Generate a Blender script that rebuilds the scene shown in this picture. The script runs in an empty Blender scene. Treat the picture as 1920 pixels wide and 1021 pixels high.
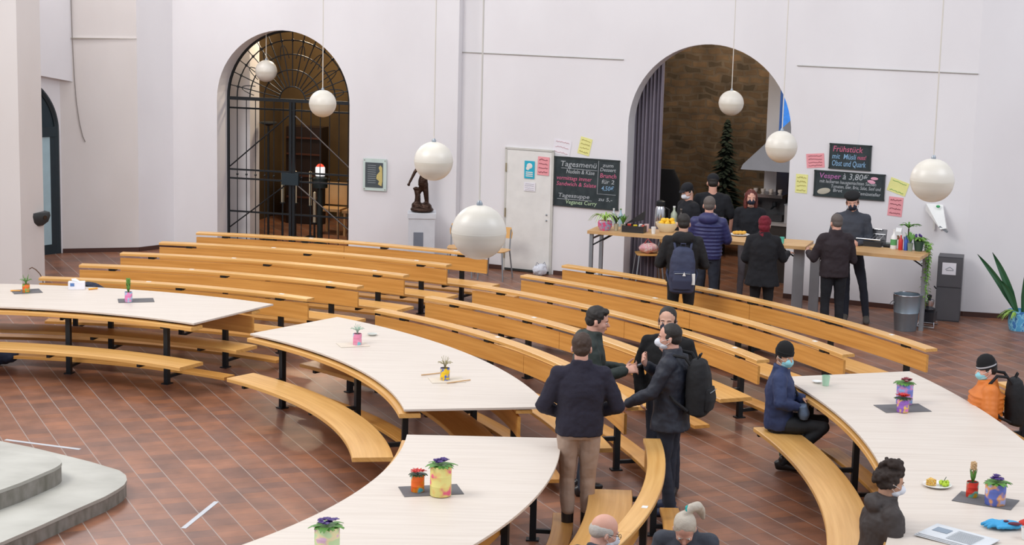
import bpy, bmesh, math, random
from mathutils import Vector, Matrix, Euler, noise
R=math.radians; PI=math.pi
random.seed(7)
SC=bpy.context.scene; COL=SC.collection
# ------------------------------------------------------------------ camera
CF,CPITCH,CROLL,CH=3365.44,.1695,-.0242,4.831
_fw=Vector((0,math.cos(CPITCH),-math.sin(CPITCH))); _up=Vector((0,math.sin(CPITCH),math.cos(CPITCH))); _rt=Vector((1,0,0))
_r2=math.cos(CROLL)*_rt-math.sin(CROLL)*_up; _u2=math.sin(CROLL)*_rt+math.cos(CROLL)*_up
cam=bpy.data.cameras.new('camera'); camo=bpy.data.objects.new('camera',cam); COL.objects.link(camo)
cam.sensor_width=36; cam.lens=CF/1920*36; cam.clip_end=200
camo.matrix_world=Matrix(((_r2.x,_u2.x,-_fw.x,0),(_r2.y,_u2.y,-_fw.y,0),(_r2.z,_u2.z,-_fw.z,CH),(0,0,0,1)))
SC.camera=camo
def ray(px,py): return (px-960)/CF*_r2-(py-510.5)/CF*_u2+_fw
def at(px,py,z=0.):
    "world point seen at a picture point, on the level plane z"
    d=ray(px,py); t=(z-CH)/d.z; return Vector((0,0,CH))+d*t
def onplane(px,py,P,n):
    d=ray(px,py); o=Vector((0,0,CH)); t=(Vector(P)-o).dot(n)/d.dot(n); return o+d*t
# ------------------------------------------------------------------ world and light
W=bpy.data.worlds.new('daylight'); SC.world=W; W.use_nodes=True
bg=W.node_tree.nodes['Background']; bg.inputs[0].default_value=(.86,.90,1,1); bg.inputs[1].default_value=.62
def area(name,loc,target,sx,sy,power,col):
    l=bpy.data.lights.new(name,'AREA'); l.shape='RECTANGLE'; l.size=sx; l.size_y=sy; l.energy=power; l.color=col
    o=bpy.data.objects.new(name,l); COL.objects.link(o); o.location=loc
    o.rotation_euler=(Vector(target)-Vector(loc)).to_track_quat('-Z','Y').to_euler(); return o
area('high_window_light_left',(-9,12,11),(2,22,0),7,5,900,(1,.97,.93))
area('high_window_light_right',(10,10,11),(-1,24,1),7,5,520,(.93,.96,1))
area('high_window_light_apse',(-7.4,27.3,8.2),(-3.2,15,0),3,3,330,(.97,.97,1))
area('dome_light',(-2,19,13),(-2,19,0),9,9,330,(1,.98,.95))
SC.view_settings.view_transform='Standard'; SC.view_settings.look='None'; SC.view_settings.gamma=1; SC.view_settings.use_curve_mapping=False
SC.view_settings.exposure=.33
# ------------------------------------------------------------------ materials
MATS={}
def mat(name,col,rough=.6,metal=0.,emit=0.,bump=None,vary=None,trans=0.,spec=.5,coat=0.):
    if name in MATS: return MATS[name]
    m=bpy.data.materials.new(name); m.use_nodes=True; nt=m.node_tree; b=nt.nodes['Principled BSDF']
    c=(*col,1); b.inputs['Base Color'].default_value=c; b.inputs['Roughness'].default_value=rough; b.inputs['Metallic'].default_value=metal
    b.inputs['Specular IOR Level'].default_value=spec
    if coat: b.inputs['Coat Weight'].default_value=coat; b.inputs['Coat Roughness'].default_value=.2
    if trans: b.inputs['Transmission Weight'].default_value=trans
    if emit: b.inputs['Emission Color'].default_value=c; b.inputs['Emission Strength'].default_value=emit
    tc=nt.nodes.new('ShaderNodeTexCoord')
    if vary is None: vary=(6,.12)
    n=nt.nodes.new('ShaderNodeTexNoise'); n.inputs['Scale'].default_value=vary[0]; n.inputs['Detail'].default_value=4
    nt.links.new(tc.outputs['Object'],n.inputs['Vector'])
    mx=nt.nodes.new('ShaderNodeMix'); mx.data_type='RGBA'; mx.inputs[6].default_value=tuple(min(1,v*(1-vary[1])) for v in col)+(1,); mx.inputs[7].default_value=tuple(min(1,v*(1+vary[1])) for v in col)+(1,)
    nt.links.new(n.outputs['Fac'],mx.inputs[0]); nt.links.new(mx.outputs[2],b.inputs['Base Color'])
    if bump:
        n2=nt.nodes.new('ShaderNodeTexNoise'); n2.inputs['Scale'].default_value=bump[0]; n2.inputs['Detail'].default_value=3
        bp=nt.nodes.new('ShaderNodeBump'); bp.inputs['Strength'].default_value=bump[1]; bp.inputs['Distance'].default_value=bump[2]
        nt.links.new(tc.outputs['Object'],n2.inputs['Vector']); nt.links.new(n2.outputs['Fac'],bp.inputs['Height']); nt.links.new(bp.outputs[0],b.inputs['Normal'])
    MATS[name]=m; return m
def ramp_mat(name,c0,c1,scale,rough,uv=False,detail=5,bump=0.,dist=.002,pos=(.3,.7),coat=0.):
    m=mat(name,c0,rough); nt=m.node_tree; b=nt.nodes['Principled BSDF']; nt.links.remove(b.inputs['Base Color'].links[0])
    tc=nt.nodes.new('ShaderNodeTexCoord'); mp=nt.nodes.new('ShaderNodeMapping'); mp.inputs['Scale'].default_value=scale
    nt.links.new(tc.outputs['UV' if uv else 'Object'],mp.inputs[0])
    n=nt.nodes.new('ShaderNodeTexNoise'); n.inputs['Scale'].default_value=1; n.inputs['Detail'].default_value=detail; nt.links.new(mp.outputs[0],n.inputs['Vector'])
    cr=nt.nodes.new('ShaderNodeValToRGB'); cr.color_ramp.elements[0].color=(*c0,1); cr.color_ramp.elements[1].color=(*c1,1)
    cr.color_ramp.elements[0].position=pos[0]; cr.color_ramp.elements[1].position=pos[1]
    nt.links.new(n.outputs['Fac'],cr.inputs[0]); nt.links.new(cr.outputs[0],b.inputs['Base Color'])
    if bump:
        bp=nt.nodes.new('ShaderNodeBump'); bp.inputs['Strength'].default_value=bump; bp.inputs['Distance'].default_value=dist
        nt.links.new(n.outputs['Fac'],bp.inputs['Height']); nt.links.new(bp.outputs[0],b.inputs['Normal'])
    if coat: b.inputs['Coat Weight'].default_value=coat; b.inputs['Coat Roughness'].default_value=.25
    return m
M_wall=ramp_mat('white_plaster',(.72,.70,.715),(.78,.765,.78),(.8,.8,.5),.9,bump=.25,dist=.004)
M_wallw=ramp_mat('warm_plaster',(.66,.61,.58),(.74,.70,.68),(.7,.7,.35),.9,bump=.25,dist=.004)
M_wood=ramp_mat('bench_wood',(.54,.245,.050),(.70,.36,.095),(1.1,26,1),.42,uv=True,coat=.15)
M_woodl=ramp_mat('ledge_wood',(.62,.32,.085),(.76,.44,.145),(1.1,26,1),.38,uv=True,coat=.2)
M_top=ramp_mat('whitewashed_tabletop',(.60,.52,.445),(.68,.605,.53),(1.1,22,1),.45,detail=6,pos=(.25,.6))
M_counter=ramp_mat('counter_wood',(.50,.28,.11),(.66,.42,.20),(2,20,2),.45)
M_steel=mat('black_steel',(.012,.016,.02),.45,.3)
M_grey=mat('grey_steel',(.30,.33,.36),.4,.6)
M_chrome=mat('chrome',(.6,.6,.62),.2,1)
M_white=mat('white_paint',(.74,.73,.70),.5)
M_globe=ramp_mat('opal_globe',(.62,.57,.48),(.72,.68,.61),(1,1,9),.35,pos=(.35,.65))
M_cord=mat('pendant_cord',(.62,.58,.52),.6)
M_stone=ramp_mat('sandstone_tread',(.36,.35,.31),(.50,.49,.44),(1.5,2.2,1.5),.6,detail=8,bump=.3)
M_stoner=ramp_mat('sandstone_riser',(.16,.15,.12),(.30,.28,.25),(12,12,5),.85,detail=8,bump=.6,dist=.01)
M_skin=mat('light_skin',(.62,.36,.26),.5,spec=.3); M_skin2=mat('pink_skin',(.66,.36,.27),.5,spec=.3); M_skin3=mat('tan_skin',(.48,.27,.18),.5,spec=.3)
M_black=mat('black_cloth',(.010,.010,.012),.9,bump=(30,.4,.006)); M_eye=mat('eye_white',(.7,.68,.66),.2); M_iris=mat('dark_iris',(.03,.02,.015),.15)
M_lip=mat('lips',(.42,.16,.13),.5)
M_leaf=mat('green_leaf',(.09,.24,.035),.5,vary=(12,.4)); M_leafd=mat('dark_leaf',(.02,.075,.025),.45,vary=(12,.4)); M_leafy=mat('light_leaf',(.28,.46,.08),.5,vary=(12,.3))
M_slate=ramp_mat('chalkboard_slate',(.012,.022,.026),(.035,.048,.052),(9,9,6),.75)
M_felt=mat('grey_felt',(.14,.135,.14),.95)
M_soil=mat('potting_soil',(.03,.02,.015),.95)
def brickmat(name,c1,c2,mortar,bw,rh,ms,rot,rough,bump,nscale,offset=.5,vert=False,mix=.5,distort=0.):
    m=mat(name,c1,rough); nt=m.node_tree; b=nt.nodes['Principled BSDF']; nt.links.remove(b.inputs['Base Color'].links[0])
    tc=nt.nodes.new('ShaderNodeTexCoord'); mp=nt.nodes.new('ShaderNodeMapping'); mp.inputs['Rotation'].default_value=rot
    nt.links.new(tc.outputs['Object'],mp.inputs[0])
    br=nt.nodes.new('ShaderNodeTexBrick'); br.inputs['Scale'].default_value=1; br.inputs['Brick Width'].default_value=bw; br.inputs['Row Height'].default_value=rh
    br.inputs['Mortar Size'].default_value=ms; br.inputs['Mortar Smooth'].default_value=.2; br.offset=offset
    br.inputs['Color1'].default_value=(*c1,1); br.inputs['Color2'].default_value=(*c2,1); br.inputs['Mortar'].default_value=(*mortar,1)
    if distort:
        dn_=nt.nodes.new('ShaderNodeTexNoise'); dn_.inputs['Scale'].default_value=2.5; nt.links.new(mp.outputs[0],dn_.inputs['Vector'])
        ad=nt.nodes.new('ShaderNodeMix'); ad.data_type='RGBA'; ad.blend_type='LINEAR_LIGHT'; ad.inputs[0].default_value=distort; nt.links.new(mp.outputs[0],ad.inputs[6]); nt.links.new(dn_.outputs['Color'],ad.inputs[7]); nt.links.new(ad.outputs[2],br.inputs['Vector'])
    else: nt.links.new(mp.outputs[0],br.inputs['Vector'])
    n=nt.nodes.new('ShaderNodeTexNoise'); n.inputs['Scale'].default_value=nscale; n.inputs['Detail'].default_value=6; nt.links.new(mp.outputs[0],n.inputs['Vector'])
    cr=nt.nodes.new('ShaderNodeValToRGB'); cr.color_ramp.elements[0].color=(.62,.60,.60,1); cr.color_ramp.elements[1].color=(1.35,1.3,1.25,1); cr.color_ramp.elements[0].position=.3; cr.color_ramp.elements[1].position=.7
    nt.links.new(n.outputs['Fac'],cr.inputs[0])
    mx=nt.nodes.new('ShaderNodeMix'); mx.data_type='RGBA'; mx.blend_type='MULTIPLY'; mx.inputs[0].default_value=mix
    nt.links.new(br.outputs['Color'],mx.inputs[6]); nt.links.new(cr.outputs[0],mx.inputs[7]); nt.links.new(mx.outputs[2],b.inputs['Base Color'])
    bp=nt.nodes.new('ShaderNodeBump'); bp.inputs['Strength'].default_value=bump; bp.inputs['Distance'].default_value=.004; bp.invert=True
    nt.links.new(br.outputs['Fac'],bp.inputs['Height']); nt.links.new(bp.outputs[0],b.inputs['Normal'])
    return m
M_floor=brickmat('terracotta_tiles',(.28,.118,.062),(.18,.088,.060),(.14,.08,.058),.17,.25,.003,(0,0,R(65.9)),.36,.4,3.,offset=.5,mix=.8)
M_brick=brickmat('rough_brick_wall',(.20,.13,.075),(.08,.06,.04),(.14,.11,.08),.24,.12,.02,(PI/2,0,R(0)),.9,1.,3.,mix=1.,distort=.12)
# ------------------------------------------------------------------ mesh helpers
class MB:
    def __init__(s): s.v=[]; s.f=[]; s.uv={}
    def add(s,vs,fs,uvs=None):
        o=len(s.v); s.v+= [Vector(v) for v in vs]
        for i,f in enumerate(fs):
            if uvs: s.uv[len(s.f)]=[uvs[k] for k in f]
            s.f.append([k+o for k in f])
        return s
    def box(s,c,d,rot=None,M=None):
        x,y,z=[k/2 for k in d]; vs=[Vector((a,b,e)) for e in(-z,z) for b in(-y,y) for a in(-x,x)]
        if rot: 
            E=Euler(rot).to_matrix(); vs=[E@v for v in vs]
        vs=[v+Vector(c) for v in vs]
        if M: vs=[M@v for v in vs]
        uvs=[(v.x,v.y+v.z) for v in vs]
        return s.add(vs,[(0,2,3,1),(4,5,7,6),(0,1,5,4),(2,6,7,3),(0,4,6,2),(1,3,7,5)],uvs)
    def tube(s,pts,r,n=8,cap=True):
        pts=[Vector(p) for p in pts]; rs=r if hasattr(r,'__len__') else [r]*len(pts)
        rings=[]; prev=None
        for i,p in enumerate(pts):
            t=(pts[min(i+1,len(pts)-1)]-pts[max(i-1,0)]).normalized()
            if prev is None:
                a=Vector((0,0,1)) if abs(t.z)<.9 else Vector((1,0,0)); u=t.cross(a).normalized()
            else:
                u=(prev-t*prev.dot(t)).normalized()
            prev=u; w=t.cross(u)
            rings.append([p+(u*math.cos(2*PI*k/n)+w*math.sin(2*PI*k/n))*rs[i] for k in range(n)])
        vs=[v for rg in rings for v in rg]; fs=[]
        for i in range(len(pts)-1):
            for k in range(n): fs.append((i*n+k,i*n+(k+1)%n,(i+1)*n+(k+1)%n,(i+1)*n+k))
        if cap: fs.append(tuple(range(n-1,-1,-1))); fs.append(tuple((len(pts)-1)*n+k for k in range(n)))
        return s.add(vs,fs)
    def lathe(s,prof,c=(0,0,0),n=24,M=None):
        vs=[];fs=[];c=Vector(c)
        for r,z in prof:
            for k in range(n): vs.append(c+Vector((max(r,1e-4)*math.cos(2*PI*k/n),max(r,1e-4)*math.sin(2*PI*k/n),z)))
        m=len(prof)
        for i in range(m-1):
            for k in range(n): fs.append((i*n+k,i*n+(k+1)%n,(i+1)*n+(k+1)%n,(i+1)*n+k))
        fs.append(tuple(range(n-1,-1,-1))); fs.append(tuple((m-1)*n+k for k in range(n)))
        if M: vs=[M@v for v in vs]
        return s.add(vs,fs)
    def ell(s,c,r,rot=None,n=14,m=10,M=None):
        c=Vector(c); r=(r,r,r) if not hasattr(r,'__len__') else r; E=Euler(rot).to_matrix() if rot else None
        vs=[];fs=[]
        for i in range(m+1):
            ph=PI*i/m; sp=max(math.sin(ph),.004)
            for k in range(n):
                v=Vector((r[0]*sp*math.cos(2*PI*k/n),r[1]*sp*math.sin(2*PI*k/n),r[2]*math.cos(ph)))
                if E: v=E@v
                v=v+c
                vs.append(M@v if M else v)
        for i in range(m):
            for k in range(n): fs.append((i*n+k,(i+1)*n+k,(i+1)*n+(k+1)%n,i*n+(k+1)%n))
        fs.append(tuple(range(n))); fs.append(tuple(m*n+k for k in range(n-1,-1,-1)))
        return s.add(vs,fs)
    def rcone(s,p0,p1,r0,r1,n=12):
        p0=Vector(p0);p1=Vector(p1);t=(p1-p0)
        L=t.length
        if L<1e-5: return s.ell(p0,r0)
        t/=L; pts=[];rs=[]
        for k in (0,1,2,3): a=PI/2*k/4; pts.append(p0-t*r0*math.cos(a)); rs.append(max(r0*math.sin(a),.0008))
        pts.append(p0); rs.append(r0); pts.append(p1); rs.append(r1)
        for k in (3,2,1,0): a=PI/2*k/4; pts.append(p1+t*r1*math.cos(a)); rs.append(max(r1*math.sin(a),.0008))
        return s.tube(pts,rs,n)
    def chain(s,pts,rs,n=12):
        for i in range(len(pts)-1): s.rcone(pts[i],pts[i+1],rs[i],rs[i+1],n)
        return s
    def loft(s,rings,n=20,side=(1,0,0),pw=2.3):
        "rings: (centre, rx, ry); superellipse rings along the axis of the centres"
        cs=[Vector(r[0]) for r in rings]; vs=[];fs=[]
        for i,(c,rx,ry) in enumerate(rings):
            t=(cs[min(i+1,len(cs)-1)]-cs[max(i-1,0)]).normalized(); u=Vector(side); u=(u-t*u.dot(t)).normalized(); w=t.cross(u)
            for k in range(n):
                a=2*PI*k/n; ca,sa=math.cos(a),math.sin(a)
                x=math.copysign(abs(ca)**(2/pw),ca)*rx; y=math.copysign(abs(sa)**(2/pw),sa)*ry
                vs.append(cs[i]+u*x+w*y)
        m=len(rings)
        for i in range(m-1):
            for k in range(n): fs.append((i*n+k,i*n+(k+1)%n,(i+1)*n+(k+1)%n,(i+1)*n+k))
        fs.append(tuple(range(n-1,-1,-1))); fs.append(tuple((m-1)*n+k for k in range(n)))
        return s.add(vs,fs)
    def arc(s,c,r0,r1,z0,z1,a0,a1,step=.16,chamf=0.):
        n=max(3,int(abs(R(a1-a0))*r1/step)); vs=[];fs=[];uvs=[]
        ch=chamf; prof=[(r0,z0),(r0,z1-ch),(r0+ch,z1),(r1-ch,z1),(r1,z1-ch),(r1,z0)] if ch else [(r0,z0),(r0,z1),(r1,z1),(r1,z0)]
        m=len(prof)
        for i in range(n+1):
            a=R(a0+(a1-a0)*i/n)
            for (r,z) in prof: vs.append((c[0]+r*math.cos(a),c[1]+r*math.sin(a),z)); uvs.append((a*(r0+r1)/2,r+z*.9))
        for i in range(n):
            for k in range(m): fs.append((i*m+k,i*m+(k+1)%m,(i+1)*m+(k+1)%m,(i+1)*m+k))
        fs.append(tuple(range(m-1,-1,-1))); fs.append(tuple(n*m+k for k in range(m)))
        return s.add(vs,fs,uvs)
    def prism(s,poly,z0,z1,M=None):
        n=len(poly); vs=[Vector((x,y,z0)) for x,y in poly]+[Vector((x,y,z1)) for x,y in poly]
        if M: vs=[M@v for v in vs]
        fs=[tuple(range(n-1,-1,-1)),tuple(range(n,2*n))]+[(k,(k+1)%n,n+(k+1)%n,n+k) for k in range(n)]
        return s.add(vs,fs,[(v.x,v.y) for v in vs])
    def build(s,name,m,parent=None,off=None,smooth=True,M=None):
        me=bpy.data.meshes.new(name)
        o=Vector(off) if off is not None else Vector((0,0,0))
        vs=[(M@v if M else v)-o for v in s.v]
        me.from_pydata([tuple(v) for v in vs],[],s.f)
        if s.uv:
            ul=me.uv_layers.new(name='UVMap')
            for p in me.polygons:
                u=s.uv.get(p.index)
                if u:
                    for li,uv in zip(p.loop_indices,u): ul.data[li].uv=uv
        bm=bmesh.new(); bm.from_mesh(me); bmesh.ops.recalc_face_normals(bm,faces=bm.faces); bm.to_mesh(me); bm.free()
        me.materials.append(m)
        if smooth:
            me.polygons.foreach_set('use_smooth',[True]*len(me.polygons))
            try: me.set_sharp_from_angle(angle=R(38))
            except Exception: pass
        ob=bpy.data.objects.new(name,me); COL.objects.link(ob)
        if parent: ob.parent=parent
        elif off is not None: ob.location=o
        return ob
def tag(o,label=None,cat=None,group=None,kind=None):
    if label: o['label']=label
    if cat: o['category']=cat
    if group: o['group']=group
    if kind: o['kind']=kind
    return o
def thing(name,label,cat,loc=(0,0,0),rz=0,group=None,kind=None):
    o=bpy.data.objects.new(name,None); COL.objects.link(o); o.location=loc; o.rotation_euler=(0,0,rz); o.empty_display_size=.1
    return tag(o,label,cat,group,kind)
def struct(name,mb,m,smooth=False):
    o=mb.build(name,m,smooth=smooth); tag(o,kind='structure'); return o
def text(body,size,m,parent,loc,width=None,shear=.15,name='chalk_writing',rotz=0,bold=0.):
    "lettering standing on a vertical board in the parent's x-z plane, facing -y"
    c=bpy.data.curves.new(name,'FONT'); c.body=body; c.size=size; c.shear=shear; c.resolution_u=2; c.offset=bold; c.extrude=.0008
    o=bpy.data.objects.new(name,c); COL.objects.link(o)
    dg=bpy.context.evaluated_depsgraph_get(); me=bpy.data.meshes.new_from_object(o.evaluated_get(dg)); bpy.data.objects.remove(o)
    w=max((v.co.x for v in me.vertices),default=1); k=(width/w) if width else 1
    for v in me.vertices: v.co=Vector((v.co.x*k,-v.co.z,v.co.y))
    if rotz:
        E=Euler((0,rotz,0)).to_matrix()
        for v in me.vertices: v.co=E@v.co
    me.materials.clear(); me.materials.append(m)
    o=bpy.data.objects.new(name,me); COL.objects.link(o); o.parent=parent; o.location=loc; return o
def remesh(name,mb,vox,m,parent=None,sm=4,disp=0.,dscale=.08,M=None):
    ob=mb.build(name+'_raw',m,M=M)
    md=ob.modifiers.new('r','REMESH'); md.mode='VOXEL'; md.voxel_size=vox
    if sm: s_=ob.modifiers.new('s','SMOOTH'); s_.factor=.5; s_.iterations=sm
    if disp:
        tx=bpy.data.textures.get('folds%g'%dscale) or bpy.data.textures.new('folds%g'%dscale,'CLOUDS'); tx.noise_scale=dscale; tx.noise_depth=2
        d=ob.modifiers.new('d','DISPLACE'); d.texture=tx; d.strength=disp; d.mid_level=.5
    dg=bpy.context.evaluated_depsgraph_get(); me=bpy.data.meshes.new_from_object(ob.evaluated_get(dg)); old=ob.data
    bpy.data.objects.remove(ob); bpy.data.meshes.remove(old)
    me.name=name; me.materials.clear(); me.materials.append(m)
    me.polygons.foreach_set('use_smooth',[True]*len(me.polygons))
    o=bpy.data.objects.new(name,me); COL.objects.link(o)
    if parent: o.parent=parent
    return o
M_floor.node_tree.nodes['Principled BSDF'].inputs['Specular IOR Level'].default_value=.36
nt=M_floor.node_tree; b=nt.nodes['Principled BSDF']; src=b.inputs['Base Color'].links[0].from_socket
mp=[n for n in nt.nodes if n.type=='MAPPING'][0]; sx=nt.nodes.new('ShaderNodeSeparateXYZ'); nt.links.new(mp.outputs[0],sx.inputs[0])
pg=nt.nodes.new('ShaderNodeMath'); pg.operation='PINGPONG'; pg.inputs[1].default_value=.125; nt.links.new(sx.outputs[1],pg.inputs[0])
mr=nt.nodes.new('ShaderNodeMapRange'); mr.inputs[1].default_value=.0035; mr.inputs[2].default_value=.0060; mr.inputs[3].default_value=1; mr.inputs[4].default_value=0; nt.links.new(pg.outputs[0],mr.inputs[0])
mj=nt.nodes.new('ShaderNodeMix'); mj.data_type='RGBA'; mj.inputs[7].default_value=(.33,.27,.24,1); nt.links.new(mr.outputs[0],mj.inputs[0]); nt.links.new(src,mj.inputs[6]); nt.links.new(mj.outputs[2],b.inputs['Base Color'])
# ------------------------------------------------------------------ the hall
CX,CY=-6.2235,15.179
C0=(CX,CY)
HZ=9.
struct('floor',MB().prism([(-16,6),(13,6),(13,40),(-16,40)],-.1,0),M_floor)
# main wall frame: s along the wall, origin at the step beside the statue
M0=Vector((-.85,28.817,0)); dM=Vector((1,-.4586,0)).normalized(); nM=Vector((dM.y,-dM.x,0)); rM=math.atan2(dM.y,dM.x)
G0=Vector((-5.72,29.95,0)); G1=Vector((-.93,28.63,0)); dG=(G1-G0).normalized(); nG=Vector((dG.y,-dG.x,0)); rG=math.atan2(dG.y,dG.x)
def on(px,py,P=M0,n=nM,off=0.): return onplane(px,py,P+n*off,n)
def wall_arch(P,d,n,L,H,ops,th):
    "wall of length L from P along d; ops: (s0,s1,spring,rise or None); thickness th away from the room"
    mb=MB()
    def q(pts,back=False): 
        o=-n*th if back else Vector((0,0,0)); mb.add([P+d*s_+Vector((0,0,z))+o for s_,z in pts],[(0,1,2,3)])
    def both(pts): q(pts); q(pts,True)
    cur=0
    for s0,s1,sp,rise in ops:
        both([(cur,0),(s0,0),(s0,H),(cur,H)]); N=32
        pts=[((s0+s1)/2-math.cos(PI*k/N)*(s1-s0)/2, sp+math.sin(PI*k/N)*rise) for k in range(N+1)]
        for k in range(N): both([pts[k],pts[k+1],(pts[k+1][0],H),(pts[k][0],H)])
        edge=[(s0,0)]+pts+[(s1,0)]
        for k in range(len(edge)-1):
            a,b=edge[k],edge[k+1]
            mb.add([P+d*a[0]+Vector((0,0,a[1])),P+d*b[0]+Vector((0,0,b[1])),P+d*b[0]+Vector((0,0,b[1]))-n*th,P+d*a[0]+Vector((0,0,a[1]))-n*th],[(0,1,2,3)])
        cur=s1
    both([(cur,0),(L,0),(L,H),(cur,H)])
    for s_ in (0,L): mb.add([P+d*s_,P+d*s_-n*th,P+d*s_-n*th+Vector((0,0,H)),P+d*s_+Vector((0,0,H))],[(0,1,2,3)])
    mb.add([P+Vector((0,0,H)),P+d*L+Vector((0,0,H)),P+d*L-n*th+Vector((0,0,H)),P-n*th+Vector((0,0,H))],[(0,1,2,3)])
    return mb
LM=(Vector((6.5,25.43,0))-M0).dot(dM)
def sM(px,py,P=M0,d=dM,n=nM): p=on(px,py,P,n); return (p-P).dot(d),p.z
aL,aR,aT=sM(1177,260)[0],sM(1483,260)[0],sM(1330,83)[1]
aRad=(aR-aL)/2
struct('wall_back',wall_arch(M0-dM*.7,dM,nM,LM+.7,HZ,[(aL+.7,aR+.7,aT-aRad,aRad)],.28),M_wall)
gL,gR,gT=[sM(px,py,G0,dG,nG) for px,py in((407,250),(655,250),(533,57))]
gL,gR,gT=gL[0],gR[0],gT[1]; gRad=(gR-gL)/2; LG=(G1-G0).length
struct('wall_gate',wall_arch(G0,dG,nG,LG,HZ,[(gL,gR,gT-gRad,gRad)],.5),M_wall)
print('arch',aL,aR,aT,aRad,'gate',gL,gR,gT,gRad,LM,LG)
# side walls left of the gate wall: recess, pier, niche with the glass door
R0=Vector((-7.38,29.08,0)); R1=Vector((-6.2,29.42,0))
struct('wall_left_return',MB().prism([(G0.x,G0.y),(G0.x-.1,G0.y+.6),(R1.x-.3,R1.y+.6),(R1.x,R1.y)],0,HZ),M_wall)
dR=(R0-R1).normalized()
Rn=Vector((-dR.y,dR.x,0))
if Rn.y>0: Rn=-Rn
rec=MB(); rec.prism([tuple((R1)[:2]),tuple((R1-Rn*.5)[:2]),tuple((R0+dR*.3-Rn*.5)[:2]),tuple((R0+dR*.3)[:2])],0,3.52)
struct('wall_left_recess',rec,M_wallw)
struct('wall_left_upper',MB().prism([tuple((R1-Rn*.02)[:2]),tuple((R1-Rn*.5)[:2]),tuple((R0+dR*.3-Rn*.5)[:2]),tuple((R0+dR*.3-Rn*.02)[:2])],3.52,HZ),M_wallw)
dD=Vector((-.66,-.75,0)).normalized(); nD=Vector((-dD.y,dD.x,0))
if nD.x<0: nD=-nD
# the door plane runs from R0 along dD; the arched outer wall stands a little in front of it
Dp=R0.copy(); Aw=R0+nD*.0+(R1-R0).normalized()*.2
aw=MB(); N=16; ww=2.4
zz=[(2.80+.30*math.sin(PI*(.0+.5*k/N))*1.0,k/N*ww) for k in range(N+1)]
for k in range(N):
    for th in (0,1):
        o=-nD*.12*th
        aw.add([Aw+dD*zz[k][1]+Vector((0,0,zz[k][0]))+o,Aw+dD*zz[k+1][1]+Vector((0,0,zz[k+1][0]))+o,Aw+dD*zz[k+1][1]+Vector((0,0,HZ))+o,Aw+dD*zz[k][1]+Vector((0,0,HZ))+o],[(0,1,2,3)])
    aw.add([Aw+dD*zz[k][1]+Vector((0,0,zz[k][0])),Aw+dD*zz[k+1][1]+Vector((0,0,zz[k+1][0])),Aw+dD*zz[k+1][1]+Vector((0,0,zz[k+1][0]))-nD*.13,Aw+dD*zz[k][1]+Vector((0,0,zz[k][0]))-nD*.13],[(0,1,2,3)])
struct('wall_left_arch',aw,M_wall)
struct('wall_left_door',wall_arch(Dp+dD*0,dD,-nD*-1,2.6,HZ,[(.03,1.95,2.0,.96)],.15),M_wall)
# glass door in the niche
d2=thing('door_1',None,None,tuple(Dp-nD*.04+dD*.99),math.atan2(dD.y,dD.x),kind='structure')
fr=MB(); N=28
arcp=[(-math.cos(PI*k/N)*.93,2.0+math.sin(PI*k/N)*.93) for k in range(N+1)]
fr.tube([(x,0,z) for x,z in [(-.93,0)]+arcp+[(.93,0)]],.055,6); fr.box((0,0,2.0),(1.86,.09,.16)); fr.box((0,0,1.0),(.09,.08,2.0)); fr.box((-.84,0,1.0),(.10,.06,2.0)); fr.box((.84,0,1.0),(.10,.06,2.0)); fr.box((0,0,.08),(1.86,.07,.16))
fr.build('door_frame',mat('dark_teal_frame',(.025,.04,.05),.4,.3),d2)
gl=MB(); gl.box((0,.02,1.05),(1.7,.012,1.9)); gl.build('glass_pane',mat('pale_door_glass',(.40,.55,.60),.25),d2)
gl2=MB(); gl2.prism([(x*.95,z) for x,z in arcp],-.006,.006,Matrix.Rotation(PI/2,4,'X')); gl2.build('fanlight_pane',mat('dark_door_glass',(.03,.045,.055),.12),d2)
st=MB(); st.box((-.60,-.03,1.55),(.14,.004,.2)); st.build('door_sticker',mat('turquoise_sticker',(.03,.42,.55),.5),d2)
st=MB(); st.box((-.60,-.03,1.3),(.14,.004,.06)); st.build('door_sticker',mat('turquoise_sticker',(.03,.42,.55),.5),d2)
pq0=onplane(41,500,(0,25.6,0),Vector((0,1,0))); pq1=onplane(84,500,(0,26.2,0),Vector((0,1,0)))
struct('wall_left_pier',MB().prism([(-10.5,24.9),(pq0.x,pq0.y),(pq1.x,pq1.y),(pq1.x-.32,pq1.y+.8),(-10.5,27.3)],0,HZ),M_wallw)
# right hand wall beyond the corner
E0=M0+dM*LM; E1=E0+Vector((3.4,-.70,0))
struct('wall_right',MB().prism([(E0.x,E0.y),(E1.x,E1.y),(E1.x,E1.y+.4),(E0.x,E0.y+.4)],0,HZ),M_wall)
# skirtings
M_skirt=mat('brown_tile_skirting',(.07,.028,.02),.5)
def skirt(name,A,B,n):
    A=Vector(A);B=Vector(B); mb=MB(); mb.add([A,B,B+n*.015,A+n*.015]+[p+Vector((0,0,.07)) for p in (A,B,B+n*.015,A+n*.015)],[(0,1,2,3),(4,5,6,7),(0,1,5,4),(1,2,6,5),(2,3,7,6),(3,0,4,7)]); struct(name,mb,M_skirt)
sdL,sdR=sM(947,450)[0],sM(1034,450)[0]
skirt('baseboard_back_left',M0,M0+dM*sdL,nM); skirt('baseboard_back_middle',M0+dM*(sdR+.05),M0+dM*aL,nM); skirt('baseboard_back',M0+dM*aR,E0,nM)
skirt('baseboard_right',E0,E1,Vector((-.2,-1,0)).normalized()); skirt('baseboard_gate_left',G0,G0+dG*gL,nG); skirt('baseboard_gate_right',G0+dG*gR,G1,nG)
skirt('baseboard_left',R0,R1,Rn); skirt('baseboard_return',R1,G0,Vector((.5,-.5,0)).normalized())
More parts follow.
